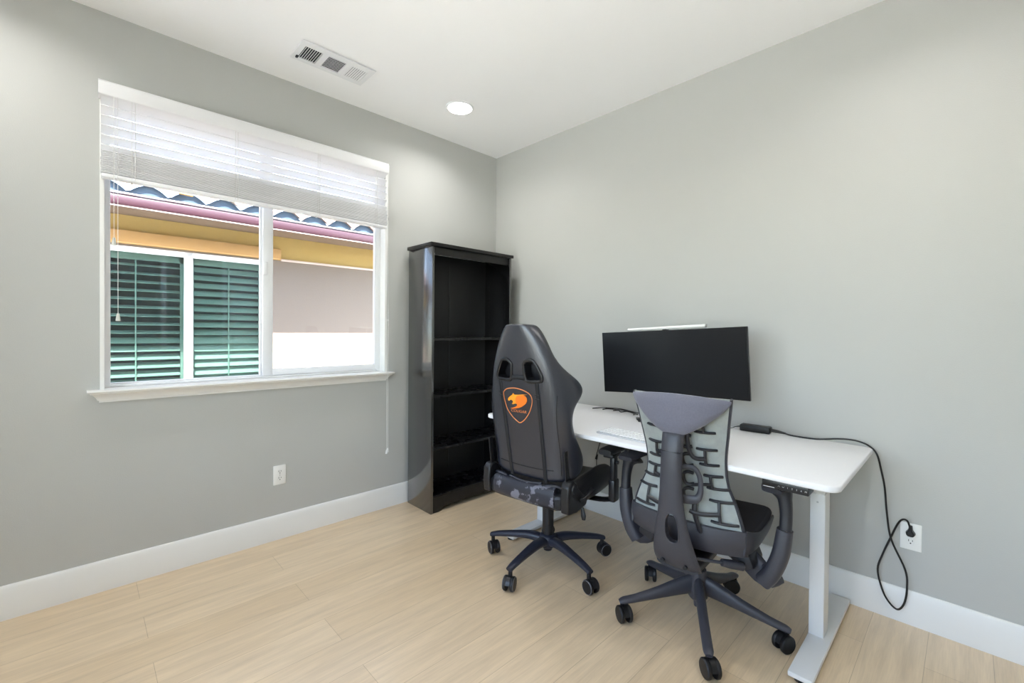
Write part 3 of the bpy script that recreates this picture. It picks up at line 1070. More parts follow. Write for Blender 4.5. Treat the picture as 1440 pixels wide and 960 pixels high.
part('gas_column', B().lathe([(0.001, 0.155), (0.030, 0.155), (0.031, 0.345), (0.020, 0.352), (0.020, 0.37), (0.001, 0.37)], seg=28), MT['blk_plastic'], gc)
part('seat_mechanism', B().box((0.0, 0, 0.365), (0.26, 0.20, 0.03), bev=0.006).box((0.02, 0, 0.352), (0.14, 0.10, 0.03), bev=0.006), MT['blk_plastic'], gc)
b = B().tube([(0.03, -0.08, 0.362), (0.03, -0.16, 0.350), (0.028, -0.195, 0.335)], 0.006, seg=10, n=3)
b.tube([(0.028, -0.193, 0.338), (0.022, -0.205, 0.300), (0.020, -0.208, 0.280)], [(0.010, 0.006), (0.015, 0.008), (0.010, 0.006)], seg=12, n=3)
part('tilt_lever', b, MT['blk_plastic'], gc)
# seat: bucket cushion, loft along x
rings = []
for x, zc, zb, hwid, bol in ((-0.235, 0.455, 0.395, 0.225, 0.005), (-0.20, 0.468, 0.388, 0.250, 0.012), (-0.10, 0.470, 0.388, 0.262, 0.030), (0.02, 0.476, 0.390, 0.268, 0.060),
                             (0.13, 0.484, 0.398, 0.270, 0.066), (0.22, 0.488, 0.406, 0.268, 0.050), (0.265, 0.478, 0.420, 0.258, 0.030), (0.280, 0.462, 0.432, 0.235, 0.010)):
    half = [(0.0, zc), (0.10, zc), (0.165, zc+0.006), (0.20, zc+bol*0.75), (0.228, zc+bol), (0.252, zc+bol*0.85), (0.268, zc+bol*0.2), (0.268, zc-0.03), (0.255, zb+0.006), (0.20, zb), (0.0, zb)]
    s_ = hwid/0.268
    ring = [Vector((x, -y*s_, z)) for y, z in half] + [Vector((x, y*s_, z)) for y, z in half[-2:0:-1]]
    rings.append(ring)
part('seat', B().ring_loft(rings), MT['leather_front'], gc, subdiv=1)
# backrest
BR = tan(rad(8))


def bx_(z):
    return -0.185-(z-0.4)*BR


ZS = [0.505, 0.545, 0.58, 0.63, 0.70, 0.77, 0.84, 0.89, 0.93, 0.967, 1.01, 1.053, 1.10, 1.15, 1.20, 1.245, 1.275, 1.288]
WS = [0.215, 0.250, 0.252, 0.253, 0.253, 0.248, 0.249, 0.252, 0.257, 0.257, 0.243, 0.220, 0.193, 0.168, 0.146, 0.118, 0.092, 0.072]
GS = [0.05, 0.090, 0.135, 0.142, 0.105, 0.068, 0.064, 0.090, 0.150, 0.180, 0.160, 0.100, 0.058, 0.048, 0.050, 0.052, 0.052, 0.044]
HP = [(0, 0), (0.35, 0.0), (0.62, 0.006), (0.80, 0.022), (0.92, 0.060), (1.0, 0.0), (0.97, 0.0), (0.86, 0.0), (0.72, 0.0), (0.5, 0.0), (0.25, 0.072), (0, 0.070)]


def bsec(z):
    w = interp(z, ZS, WS)
    g = interp(z, ZS, GS)
    th = 0.068 if z < 1.18 else interp(z, [1.18, 1.25, 1.288], [0.068, 0.056, 0.040])
    gi = max(g, 0.03)
    half = [(0, 0), (0.35*w, 0.0005), (0.62*w, 0.004+0.02*gi), (0.80*w, 0.010+0.10*gi), (0.93*w, 0.018+0.34*gi), (1.0*w, 0.018+0.72*gi), (0.985*w, gi+0.022), (0.91*w, gi+0.034),
            (0.82*w, max(0.72*gi+0.03, th*0.8)), (0.68*w, max(0.35*gi+0.045, th*0.92)), (0.40*w, th), (0, th)]
    return half


rings = []
for z in ZS:
    half = bsec(z)
    x0 = bx_(z)
    rings.append([Vector((x0+g, -y, z)) for y, g in half] + [Vector((x0+g, y, z)) for y, g in half[-2:0:-1]])
bko = part('backrest', B().ring_loft(rings), MT['leather'], gc, subdiv=2)


def bpt(y, z, off=0.0):
    """point on the rear face of the backrest, off = distance outwards"""
    half = bsec(z)
    g = interp(abs(y), [p[0] for p in half[:6]], [p[1] for p in half[:6]])
    return Vector((bx_(z)+g-off, y, z))


HOLES = []
for sg in (1, -1):
    HOLES.append([(sg*0.036, 1.090), (sg*0.058, 1.110), (sg*0.098, 1.108), (sg*0.134, 1.045), (sg*0.138, 1.022), (sg*0.126, 1.012), (sg*0.060, 1.008), (sg*0.043, 1.022)])
cut = []
for hpoly in HOLES:
    cb_ = B().prism(hpoly, lambda y, z: Vector((bx_(z)-0.10, y, z)), lambda y, z: Vector((bx_(z)+0.25, y, z)))
    cut.append(link('cutter', cb_.mesh('cutter', False), None))
for c_ in cut:
    c_.parent = gc
baked(bko, cut)
for hpoly in HOLES:
    P = catmull([Vector((0, y, z)) for y, z in hpoly+[hpoly[0]]], 3)[:-1]
    P = [bpt(p.y, p.z, 0.001) for p in P]
    tr_ = part('belt_hole_trim', B().tube(P, [(0.0085, 0.006)]*len(P), seg=10, closed=True), MT['blk_plastic'], bko)
    # sleeve reaching through the cushion
    b = B()
    P2 = [(y, z) for y, z in hpoly]
    n = len(P2)
    cyy = sum(p[0] for p in P2)/n
    czz = sum(p[1] for p in P2)/n
    ri = []
    for sc_, off in ((1.0, 0.002), (1.0, -0.068), (0.90, -0.068), (0.90, 0.002)):
        ri.append([Vector((bx_(czz+(z-czz)*sc_)-off, cyy+(y-cyy)*sc_, czz+(z-czz)*sc_)) for y, z in P2])
    b.ring_loft(ri, closed_path=True)
    part('belt_hole_sleeve', b, MT['blk_plastic'], bko)
part('belt_bridge', B().tube([bpt(0.040, 1.022, 0.003), bpt(0.0, 1.026, 0.004), bpt(-0.040, 1.022, 0.003)], [(0.011, 0.004)]*3, seg=10, n=3, ref=(1, 0, 0)), MT['strap'], bko)
# head cushion on the front, its edge shows past the back and fills the belt holes
part('head_cushion', B().tube([Vector((bx_(1.065)+0.105, y, 1.065)) for y in (-0.155, -0.13, 0.0, 0.13, 0.155)], [(0.025, 0.030), (0.045, 0.070), (0.052, 0.082), (0.045, 0.070), (0.025, 0.030)], seg=16, n=3, ref=(0, 0, 1)), MT['leather_front'], bko)
# pillow straps down the back
for ys in ([(0.120, 1.006), (0.114, 0.93), (0.106, 0.80), (0.098, 0.65), (0.088, 0.512)], [(-0.108, 1.006), (-0.111, 0.93), (-0.114, 0.80), (-0.117, 0.65), (-0.119, 0.512)]):
    P = [bpt(y, z, 0.003) for y, z in ys]
    part('strap', B().tube(P, [(0.0095, 0.0016)]*5, seg=8, n=4, ref=(1, 0, 0)), MT['strap'], bko)
    b = B()
    for zz in (0.945, 0.925):
        b.box(bpt(ys[0][0]*1.0, zz, 0.005), (0.003, 0.024, 0.004))
    part('strap_stitching', b, MT['blk_plastic'], bko, smooth=False)
part('seam', B().tube([bpt(0.165-0.0275*k, 0.578-0.006*sin(pi*k/12), 0.0012) for k in range(13)], 0.0022, seg=6), MT['strap'], bko)
# vertical piping where the wings fold forward
for sg in (-1, 1):
    P = [bpt(sg*interp(z, ZS, WS)*0.80, z, 0.0010) for z in (0.56, 0.62, 0.7, 0.8, 0.88, 0.95)]
    part('wing_seam', B().tube(P, 0.0016, seg=6, n=3), MT['strap'], bko)
# crest
SH = [(0.1028, 0.9426), (0.0804, 0.9595), (0.0421, 0.9675), (0.0082, 0.9671), (-0.0325, 0.9596), (-0.0636, 0.945), (-0.0751, 0.9242), (-0.0726, 0.8976), (-0.0555, 0.858), (-0.0304, 0.8236),
      (-0.0062, 0.8023), (0.0115, 0.7945), (0.0269, 0.8004), (0.0545, 0.8193), (0.0829, 0.8526), (0.0966, 0.8903), (0.1033, 0.9242)]
P = catmull([Vector((0, y, z)) for y, z in SH+[SH[0]]], 3)[:-1]
P = [bpt(p.y, p.z, 0.0010) for p in P]
crest = part('crest_outline', B().tube(P, [(0.0024, 0.0014)]*len(P), seg=8, closed=True, ref=(1, 0, 0)), MT['orange_line'], bko, label='orange shield outline')


def crest_shape(name, poly, m, lab):
    poly = [(0.0132*0+y, z) for y, z in poly]
    b = B().prism(poly, lambda y, z: bpt(y, z, -0.001), lambda y, z: bpt(y, z, 0.0022))
    return part(name, b, m, crest, label=lab, smooth=False)


def cr(L):      # crest drawing units to (y, z) on the back
    return [(0.13504-2.8374e-4*a+2.16e-5*c_, 0.97654+3.04e-5*a-2.2802e-4*c_) for a, c_ in L]


body = cr([(430, 262), (500, 248), (560, 246), (620, 270), (655, 320), (662, 380), (640, 430), (600, 470), (548, 510), (480, 535), (400, 548), (320, 548), (288, 540), (350, 528), (410, 505), (446, 474), (440, 452),
           (420, 440), (410, 400), (408, 340), (414, 290)])
crest_shape('cat_body', body, MT['orange'], 'deep orange round body of the cat emblem')
head = cr([(232, 335), (248, 300), (290, 262), (325, 240), (352, 200), (378, 232), (450, 238), (560, 232), (668, 240), (600, 248), (500, 250), (440, 262), (418, 292), (408, 340), (410, 400), (420, 436), (385, 440),
           (352, 450), (322, 440), (338, 418), (352, 392), (330, 360), (305, 350), (282, 352), (262, 372), (240, 362)])
crest_shape('cat_head', head, MT['orange_head'], 'amber head of the cat emblem')
tc_y, tc_z = cr([(474, 608)])[0]
text_mesh('COUGAR', 0.0195, 0.0008, lambda x, y, z: bpt(tc_y-x*1.18, tc_z+y, 0.0012+z), 'crest_lettering', MT['orange_line'], crest, italic=0.2, label='small orange lettering COUGAR')
# rear seat bar with peeling cover
b = B()
P = [(-0.205, 0.185, 0.452), (-0.212, 0.10, 0.450), (-0.214, 0.0, 0.448), (-0.212, -0.10, 0.450), (-0.205, -0.185, 0.452)]
b.tube(P, [(0.050, 0.032)]*5, seg=18, n=3, ref=(1, 0, 0), sq=2.6)
part('rear_seat_cover', b, MT['worn'], gc, label='peeling leather cover with pale grey worn patches')
b = B()
for sg in (-1, 1):
    b.tube([(-0.20, sg*0.12, 0.498), (-0.195, sg*0.16, 0.503), (-0.185, sg*0.205, 0.500)], [(0.010, 0.006), (0.014, 0.008), (0.012, 0.006)], seg=10, n=3)
b.tube([(-0.205, 0.10, 0.505), (-0.212, 0.0, 0.496), (-0.205, -0.10, 0.505)], [(0.008, 0.006)]*3, seg=10, n=4)
part('cover_folds', b, MT['leather'], gc)
for sg in (-1, 1):
    b = B()
    poly = [(-0.225, 0.395), (-0.150, 0.385), (-0.060, 0.398), (-0.040, 0.430), (-0.090, 0.462), (-0.135, 0.500), (-0.150, 0.528), (-0.175, 0.545), (-0.205, 0.545), (-0.226, 0.525), (-0.232, 0.46)]
    b.prism(poly, lambda x, z: (x, sg*0.268, z), lambda x, z: (x, sg*0.222, z))
    hb = part('hinge_cover', b, MT['blk_plastic'], gc, bevel=0.008)
    part('hinge_cap', B().lathe([(0.001, 0.0), (0.026, 0.0), (0.026, 0.004), (0.018, 0.008), (0.001, 0.009)], (-0.180, 0, 0.512), seg=24, axis='y') if False else
         B().cyl((-0.180, sg*0.266, 0.505), (-0.180, sg*0.274, 0.505), 0.024, 0.020, seg=24), MT['blk_plastic'], hb)
    part('hinge_plate', B().box((-0.196, sg*0.236, 0.60), (0.030, 0.006, 0.17), rot=Matrix.Rotation(rad(-8), 3, 'Y'), bev=0.002), MT['blk_plastic'], hb)
part('recline_lever', B().tube([(-0.13, -0.272, 0.44), (-0.10, -0.285, 0.455), (-0.04, -0.290, 0.480)], [0.007, (0.010, 0.006), (0.012, 0.006)], seg=10, n=3), MT['blk_plastic'], gc)
for sg in (-1, 1):
    ya_ = sg*0.330
    b = B()
    b.tube([(0.07, sg*0.18, 0.384), (0.09, sg*0.27, 0.384), (0.105, sg*0.318, 0.392)], [(0.030, 0.009)]*3, seg=12, n=3, ref=(0, 0, 1))
    b.box((0.110, ya_, 0.440), (0.062, 0.036, 0.115), bev=0.010)
    b.box((0.108, ya_, 0.550), (0.044, 0.026, 0.140), bev=0.006)
    ar = part('armrest', b, MT['blk_plastic'], gc)
    b = B()
    b.box((0.090, ya_, 0.628), (0.10, 0.055, 0.020), bev=0.006)
    b.tube([(0.005, ya_, 0.654), (0.045, ya_, 0.655), (0.14, ya_+sg*0.004, 0.655), (0.225, ya_+sg*0.002, 0.652)], [(0.034, 0.014), (0.040, 0.016), (0.042, 0.016), (0.032, 0.012)], seg=20, n=4, ref=(0, 0, 1), sq=3.0)
    part('arm_pad', b, MT['leather_front'], ar)
    part('height_button', B().cyl((0.110, ya_+sg*0.010, 0.585), (0.110, ya_+sg*0.024, 0.585), 0.010, seg=12), MT['blk_plastic'], ar)

# ------------------------------------------------------------------ ergonomic office chair
ec = thing('office_chair', 'graphite ergonomic office chair with a pale grey ribbed mesh back and open spine', 'chair', (-0.641, -2.0507, 0), rz=rad(3.5))
ph = rad(-6.5-3.5)
b = B()
b.lathe([(0.001, 0.060), (0.016, 0.060), (0.018, 0.085), (0.030, 0.092), (0.040, 0.105), (0.042, 0.150), (0.037, 0.195), (0.033, 0.222), (0.001, 0.222)], seg=32)
part('base_hub', b, MT['graphite'], ec)
swv = [rad(-60), rad(30), rad(55), rad(48), rad(-30)]
for k in range(5):
    a = ph+k*2*pi/5
    e = Vector((cos(a), sin(a), 0))
    P = [e*0.020+Vector((0, 0, 0.158)), e*0.07+Vector((0, 0, 0.148)), e*0.17+Vector((0, 0, 0.120)), e*0.27+Vector((0, 0, 0.095)), e*0.325+Vector((0, 0, 0.085)), e*0.345+Vector((0, 0, 0.079))]
    rr = [(0.020, 0.044), (0.020, 0.037), (0.019, 0.024), (0.019, 0.015), (0.019, 0.012), (0.013, 0.008)]
    part('base_arm', B().tube(P, rr, seg=16, n=4, ref=(0, 0, 1), sq=2.3), MT['graphite'], ec)
    caster(ec, a, 0.330, 0.080, MT['caster'], False, swv[k], wheel_r=0.0350)
part('gas_column', B().lathe([(0.001, 0.220), (0.026, 0.220), (0.026, 0.300), (0.018, 0.305), (0.018, 0.335), (0.001, 0.335)], seg=28), MT['graphite_dark'], ec)
b = B()
b.tube([(-0.235, 0, 0.335), (-0.12, 0, 0.325), (0.0, 0, 0.335), (0.10, 0, 0.360)], [(0.085, 0.028), (0.080, 0.036), (0.085, 0.036), (0.080, 0.022)], seg=20, n=4, ref=(0, 0, 1), sq=3)
part('tilt_housing', b, MT['graphite_dark'], ec)
b = B()
b.tube([(-0.22, -0.07, 0.372), (-0.19, -0.11, 0.366), (-0.155, -0.15, 0.360)], 0.006, seg=10, n=3)
b.tube([(-0.160, -0.145, 0.361), (-0.135, -0.172, 0.354), (-0.105, -0.205, 0.344)], [(0.014, 0.014), (0.018, 0.017), (0.016, 0.015)], seg=14, n=3)
part('tension_knob', b, MT['graphite'], ec)
# seat
rings = []
for x, zc, zb, hwid in ((-0.185, 0.475, 0.428, 0.215), (-0.15, 0.480, 0.420, 0.240), (-0.05, 0.478, 0.422, 0.250), (0.08, 0.483, 0.430, 0.252), (0.18, 0.488, 0.440, 0.246), (0.245, 0.480, 0.446, 0.232), (0.275, 0.462, 0.444, 0.205)):
    half = [(0, zc), (0.12, zc+0.001), (0.20, zc+0.006), (0.242, zc+0.004), (0.252, zc-0.012), (0.246, zb+0.004), (0.20, zb), (0, zb)]
    s_ = hwid/0.252
    rings.append([Vector((x, -y*s_, z)) for y, z in half]+[Vector((x, y*s_, z)) for y, z in half[-2:0:-1]])
part('seat', B().ring_loft(rings), MT['seat_fabric'], ec, subdiv=1)
b = B()
for sg in (-1, 1):
    b.tube([(-0.14, sg*0.19, 0.405), (0.0, sg*0.205, 0.408), (0.14, sg*0.205, 0.425), (0.235, sg*0.18, 0.437)], [(0.020, 0.009)]*4, seg=12, n=4, ref=(0, 0, 1))
b.box((0.02, 0, 0.398), (0.22, 0.36, 0.018), bev=0.006)
b.box((0.03, 0, 0.380), (0.16, 0.16, 0.03), bev=0.006)
part('seat_frame', b, MT['graphite_dark'], ec)

# back membrane
PZ = [0.490, 0.52, 0.56, 0.60, 0.65, 0.70, 0.75, 0.80, 0.86, 0.92, 0.97, 1.005]
PX = [-0.190, -0.192, -0.192, -0.190, -0.190, -0.196, -0.205, -0.216, -0.230, -0.245, -0.258, -0.266]
PW = [0.222, 0.215, 0.203, 0.188, 0.166, 0.158, 0.158, 0.163, 0.172, 0.180, 0.188, 0.192]


def ppt(y, z, off=0.0):
    w = interp(z, PZ, PW)
    x = interp(z, PZ, PX)
    return Vector((x+0.036*(abs(y)/w)**2.2-off, y, z))


b = B()
b.slab(lambda u, v: ppt((2*u-1)*interp(0.49+v*0.515, PZ, PW)*0.985, 0.49+v*0.515, 0.006), lambda u, v: ppt((2*u-1)*interp(0.49+v*0.515, PZ, PW)*0.985, 0.49+v*0.515, -0.006), 21, 30)
mem = part('back_membrane', b, MT['back_fabric'], ec, label='pale grey mesh fabric back')
for sg in (-1, 1):
    P = [ppt(sg*interp(z, PZ, PW), z, -0.002) for z in PZ]
    part('back_piping', B().tube(P, [(0.010, 0.0055)]*len(P), seg=10, n=2, ref=(0, 1, 0)), MT['graphite'], mem)
# H shaped ribs on both sides: (outer bar z's, inner y, outer y)
RIBS = [((0.942, 0.870), ((0.094, 0.134), (0.064, 0.134)), (0.098, 0.098)), ((0.801, 0.740), ((0.066, 0.135), (0.074, 0.138)), (0.097, 0.097)),
        ((0.696, 0.648), ((0.086, 0.148), (0.096, 0.170)), (0.110, 0.116)), ((0.602, 0.522), ((0.106, 0.190), (0.114, 0.206)), (0.140, 0.148))]
for sg in (-1, 1):
    for i, ((za, zb_), bars, (la, lb_)) in enumerate(RIBS):
        b = B()
        for z, (yi, yo) in ((za, bars[0]), (zb_, bars[1])):
            n = 5
            P = [ppt(sg*(yi+(yo-yi)*k/(n-1)), z, 0.015-0.009*abs(2*k/(n-1)-1)**3) for k in range(n)]
            b.tube(P, [(0.0070, 0.0055)]*n, seg=10, n=3)
        b.tube([ppt(sg*la, za, 0.017), ppt(sg*(la+lb_)/2, (za+zb_)/2, 0.020), ppt(sg*lb_, zb_, 0.017)], [(0.0058, 0.0045)]*3, seg=8, n=3)
        part('back_rib', b, MT['graphite_dark'], mem)
    # bars joining the ribs to the spine
    for P, w in (([(0.098, 0.765, 0.020), (0.076, 0.764, 0.030), (0.058, 0.772, 0.034), (0.047, 0.800, 0.036), (0.044, 0.850, 0.036), (0.048, 0.900, 0.026)], 0.0085),
                 ([(0.113, 0.664, 0.020), (0.085, 0.662, 0.028), (0.055, 0.660, 0.045)], 0.0062),
                 ([(0.145, 0.556, 0.022), (0.100, 0.550, 0.030), (0.065, 0.550, 0.038), (0.045, 0.556, 0.040)], 0.0085),
                 ([(0.060, 0.600, 0.030), (0.062, 0.550, 0.034), (0.074, 0.500, 0.028), (0.086, 0.450, 0.014)], 0.0100)):
        pts_ = [ppt(sg*y, z, o_) for y, z, o_ in P]
        part('back_strip', B().tube(pts_, [(w, 0.005)]*len(P), seg=10, n=4, ref=(1, 0, 0)), MT['graphite_dark'], mem)
    # small hooks nearer the spine
    for z in (0.842, 0.765, 0.690, 0.625):
        b = B()
        P = [(0.050, z+0.008, 0.014), (0.030, z+0.012, 0.022), (0.016, z, 0.026), (0.020, z-0.030, 0.024), (0.034, z-0.038, 0.022), (0.052, z-0.034, 0.014)]
        b.tube([ppt(sg*y, zz, o_) for y, zz, o_ in P], [(0.0075, 0.0065)]*6, seg=10, n=3)
        part('back_hook', b, MT['graphite_dark'], mem)
# lumbar adjuster loops beside the spine
x0 = -0.250
P = [(x0-0.040, -0.015, 0.733), (x0-0.014, -0.045, 0.735), (x0-0.004, -0.070, 0.732), (x0, -0.088, 0.705), (x0, -0.094, 0.665), (x0-0.002, -0.090, 0.632), (x0-0.006, -0.076, 0.614), (x0-0.016, -0.045, 0.610), (x0-0.040, -0.015, 0.612)]
part('lumbar_loop', B().tube(P, [(0.010, 0.0055)]*5+[(0.012, 0.0055), (0.016, 0.0055), (0.017, 0.0055), (0.016, 0.0055)], seg=10, n=4, ref=(1, 0, 0)), MT['graphite'], ec)
# lower shell under the membrane
b = B()


def shell(u, v, off):
    y = (2*u-1)*0.232
    z = 0.402+v*0.100-0.012*(1-abs(2*u-1))*(1-v)
    x = -0.198+0.045*abs(2*u-1)**3+0.020*(1-v)
    x -= off+0.012*sin(pi*v)
    return Vector((x, y, z))


b.slab(lambda u, v: shell(u, v, 0.012), lambda u, v: shell(u, v, -0.006), 21, 7)
part('lower_back_shell', b, MT['graphite'], ec, bevel=0.003)
# side returns of the shell towards the seat
for sg in (-1, 1):
    P = [(-0.165, sg*0.228, 0.462), (-0.120, sg*0.243, 0.456), (-0.04, sg*0.251, 0.452), (0.08, sg*0.252, 0.458), (0.18, sg*0.246, 0.464)]
    part('shell_return', B().tube(P, [(0.006, 0.048), (0.006, 0.038), (0.006, 0.026), (0.006, 0.018), (0.005, 0.010)], seg=14, n=4, ref=(0, 0, 1)), MT['graphite'], ec)
# spine
SZ = [0.300, 0.335, 0.38, 0.43, 0.48, 0.54, 0.60, 0.66, 0.74, 0.81, 0.85, 0.872]
SX = [-0.200, -0.235, -0.262, -0.280, -0.292, -0.300, -0.306, -0.308, -0.306, -0.300, -0.290, -0.280]
SW = [0.092, 0.094, 0.090, 0.080, 0.068, 0.056, 0.048, 0.043, 0.042, 0.042, 0.044, 0.046]
rings = []
for z, x, w in zip(SZ, SX, SW):
    half = [(0, -0.022), (0.45, -0.020), (0.8, -0.014), (0.97, -0.003), (1.0, 0.008), (0.9, 0.014), (0.5, 0.010), (0, 0.008)]
    rings.append([Vector((x+g, -y*w, z)) for y, g in half]+[Vector((x+g, y*w, z)) for y, g in half[-2:0:-1]])
spn = part('spine', B().ring_loft(rings), MT['graphite'], ec, subdiv=2)
slot = []
for k in range(20):
    a = 2*pi*k/20
    zz = 0.502+0.060*math.copysign(abs(sin(a))**0.8, sin(a))
    slot.append((-0.009+(0.027-0.004*sin(a))*math.copysign(abs(cos(a))**0.8, cos(a)), zz))
cbm = B().prism(slot, lambda y, z: Vector((-0.40, y, z)), lambda y, z: Vector((-0.22, y, z)))
co = link('cutter', cbm.mesh('cutter', False), None)
co.parent = ec
baked(spn, [co])
P = [Vector((interp(z, SZ, SX)-0.019, y, z)) for y, z in slot]
part('slot_rim', B().tube(P, 0.003, seg=8, closed=True), MT['graphite'], spn)
part('spine_joint', B().tube([Vector((interp(0.795, SZ, SX)-0.008, y, 0.795)) for y in (-0.041, 0.041)], [(0.014, 0.001)]*2, seg=10), MT['graphite_dark'], spn)
for yy in (0.045, -0.045):
    part('bolt', B().cyl((-0.272, yy, 0.345), (-0.262, yy, 0.345), 0.008, seg=14), MT['blk_plastic'], spn)
# fabric head piece
b = B()


def hz(y, v):
    a = abs(y)/0.196
    zt = 1.016-0.018*a**2.0
    zb = interp(abs(y), [0.0, 0.024, 0.047, 0.08, 0.117, 0.16, 0.182, 0.196], [0.850, 0.853, 0.862, 0.880, 0.906, 0.944, 0.968, 0.990])
    return zb+(zt-zb)*v


def hpt(u, v, side):
    y = (2*u-1)*0.196
    z = hz(y, v)
    a = abs(y)/0.196
    x = -0.292+0.054*a**2
    edge = (1-(2*v-1)**4)*(1-a**6)
    return Vector((x-(0.018*edge+0.002) if side else x+0.008*edge+0.004, y, z+0.0))


b.slab(lambda u, v: hpt(u, v, 1), lambda u, v: hpt(u, v, 0), 33, 13)
part('head_piece', b, MT['head_fabric'], ec, label='purple-grey fabric triangular head piece', subdiv=1)
part('top_roll', B().tube([Vector((-0.266+0.036*(abs(y)/0.19)**2, y, 1.004-0.016*(abs(y)/0.19)**2)) for y in [0.19*(k/6-1) for k in range(13)]], 0.009, seg=10), MT['head_fabric'], ec)
# arms
for sg in (-1, 1):
    sp_ = B().tube([(0.02, sg*0.12, 0.365), (0.0, sg*0.20, 0.335), (-0.02, sg*0.262, 0.300), (-0.032, sg*0.305, 0.330)], [(0.050, 0.024), (0.050, 0.024), (0.046, 0.022), (0.040, 0.018)], seg=16, n=4, ref=(0, 0, 1) if False else (1, 0, 0))
    part('arm_bracket', sp_, MT['graphite'], ec)
    part('arm_hub', B().box((-0.015, sg*0.195, 0.358), (0.150, 0.075, 0.075), rot=Matrix.Rotation(rad(sg*22), 3, 'X'), bev=0.014), MT['graphite_dark'], ec)
    ar = part('arm_sleeve', B().tube([(-0.040, sg*0.262, 0.285), (-0.042, sg*0.292, 0.330), (-0.040, sg*0.320, 0.410), (-0.034, sg*0.332, 0.505)], [(0.034, 0.030), (0.036, 0.031), (0.034, 0.030), (0.028, 0.027)], seg=20, n=5, ref=(0, 1, 0), sq=2.8), MT['graphite'], ec)
    part('arm_post', B().tube([(-0.034, sg*0.333, 0.490), (-0.026, sg*0.334, 0.560), (-0.020, sg*0.328, 0.615), (-0.014, sg*0.318, 0.642), (-0.008, sg*0.304, 0.662)], [(0.020, 0.021), (0.020, 0.021), (0.024, 0.024), (0.034, 0.036), (0.050, 0.052)], seg=20, n=5, ref=(0, 1, 0), sq=2.6), MT['graphite_dark'], ar)
    part('arm_pad', B().tube([(-0.105, sg*0.300, 0.664), (-0.060, sg*0.302, 0.668), (0.05, sg*0.300, 0.668), (0.125, sg*0.296, 0.664)], [(0.034, 0.010), (0.046, 0.013), (0.048, 0.013), (0.036, 0.010)], seg=20, n=4, ref=(0, 0, 1), sq=2.8), MT['seat_fabric'], ar)

# ------------------------------------------------------------------ outside: the neighbour's house
nh = thing('neighbouring_house', 'yellow and mauve stucco house with clay tile roof and plum gutter, outside the window', 'house', (-1.2, 2.4, -0.25))
nl = Vector(nh.location)
G0 = -0.25


def nb(c, d):
    return (Vector(c)-nl, d)


HX0, HX1 = -5.2, 4.2
nwx0, nwx1, nwz0, nwz1 = -2.62, -1.13, 0.60, 1.985      # neighbour's window opening
yW = 2.40


def wallstrip(b, z0, z1, y=yW, t=0.2):
    for xa, xb in ((HX0, nwx0), (nwx1, HX1)):
        b.box(Vector(((xa+xb)/2, y+t/2, (z0+z1)/2))-nl, (xb-xa, t, z1-z0))


b = B()
wallstrip(b, nwz0, nwz1)
b.box(Vector(((HX0+HX1)/2, yW+0.1, (G0+nwz0)/2))-nl, (HX1-HX0, 0.2, nwz0-G0))
b.box(Vector(((HX0+HX1)/2, yW+0.1, 1.995))-nl, (HX1-HX0, 0.2, 0.020))
part('lower_wall', b, MT['stucco_m'], nh, smooth=False)
part('upper_wall', B().box(Vector(((HX0+HX1)/2, yW+0.1, 2.15))-nl, (HX1-HX0, 0.2, 0.29)), MT['stucco_y'], nh, smooth=False)
part('ledge_moulding', B().box(Vector(((nwx1+0.12+HX1)/2, yW-0.010, 2.010))-nl, (HX1-nwx1-0.12, 0.03, 0.022), bev=0.004), MT['flash'], nh)
part('window_head_trim', B().box(Vector(((nwx0-0.1+nwx1+0.10)/2, yW-0.022, 2.065))-nl, (nwx1-nwx0+0.22, 0.06, 0.110), bev=0.006), MT['stucco_t'], nh)
part('soffit', B().box(Vector(((HX0+HX1)/2, 2.15, 2.272))-nl, (HX1-HX0, 0.5, 0.02)), MT['soffit'], nh, smooth=False)
b = B()
b.tube([Vector((HX0, 1.875, 2.272))-nl, Vector((HX1, 1.875, 2.272))-nl], [(0.045, 0.050)]*2, seg=20, ref=(0, 0, 1), sq=4)
part('gutter', b, MT['gutter'], nh)
part('gutter_lip', B().box(Vector(((HX0+HX1)/2, 1.832, 2.326))-nl, (HX1-HX0, 0.016, 0.012), bev=0.003), MT['flash'], nh)
part('gutter_lip', B().box(Vector(((HX0+HX1)/2, 1.84, 2.222))-nl, (HX1-HX0, 0.016, 0.007), bev=0.002), MT['flash'], nh)
# tile roof: corrugated sheet, sloping up away from us
PER = 0.268


def tz(x):
    s_ = 0.5+0.5*cos(2*pi*(x+2.308)/PER+pi)
    return 0.080*s_**0.42


b = B()
nx = int((HX1-HX0)/PER*10)


def roof(u, v, off):
    x = HX0+u*(HX1-HX0)
    y = 1.86+v*2.6
    return Vector((x, y, 2.352+tz(x)+v*2.6*0.36+off))-nl


b.slab(lambda u, v: roof(u, v, 0), lambda u, v: roof(u, v, 0.040), nx, 4)
part('tile_roof', b, MT['tile'], nh)
b = B()
b.slab(lambda u, v: Vector((HX0+u*(HX1-HX0), 1.895, 2.315+v*(0.035+tz(HX0+u*(HX1-HX0)))))-nl, lambda u, v: Vector((HX0+u*(HX1-HX0), 1.915, 2.315+v*(0.035+tz(HX0+u*(HX1-HX0)))))-nl, nx, 2)
part('tile_mouth_shade', b, MT['tile_shade'], nh)  # coloured sheet in place of the shade under the tile humps
part('broken_tile', B().box(Vector((-1.93, 1.845, 2.405))-nl, (0.10, 0.03, 0.014), rot=Matrix.Rotation(rad(4), 3, 'Y'), bev=0.004), MT['stucco_t'], nh)
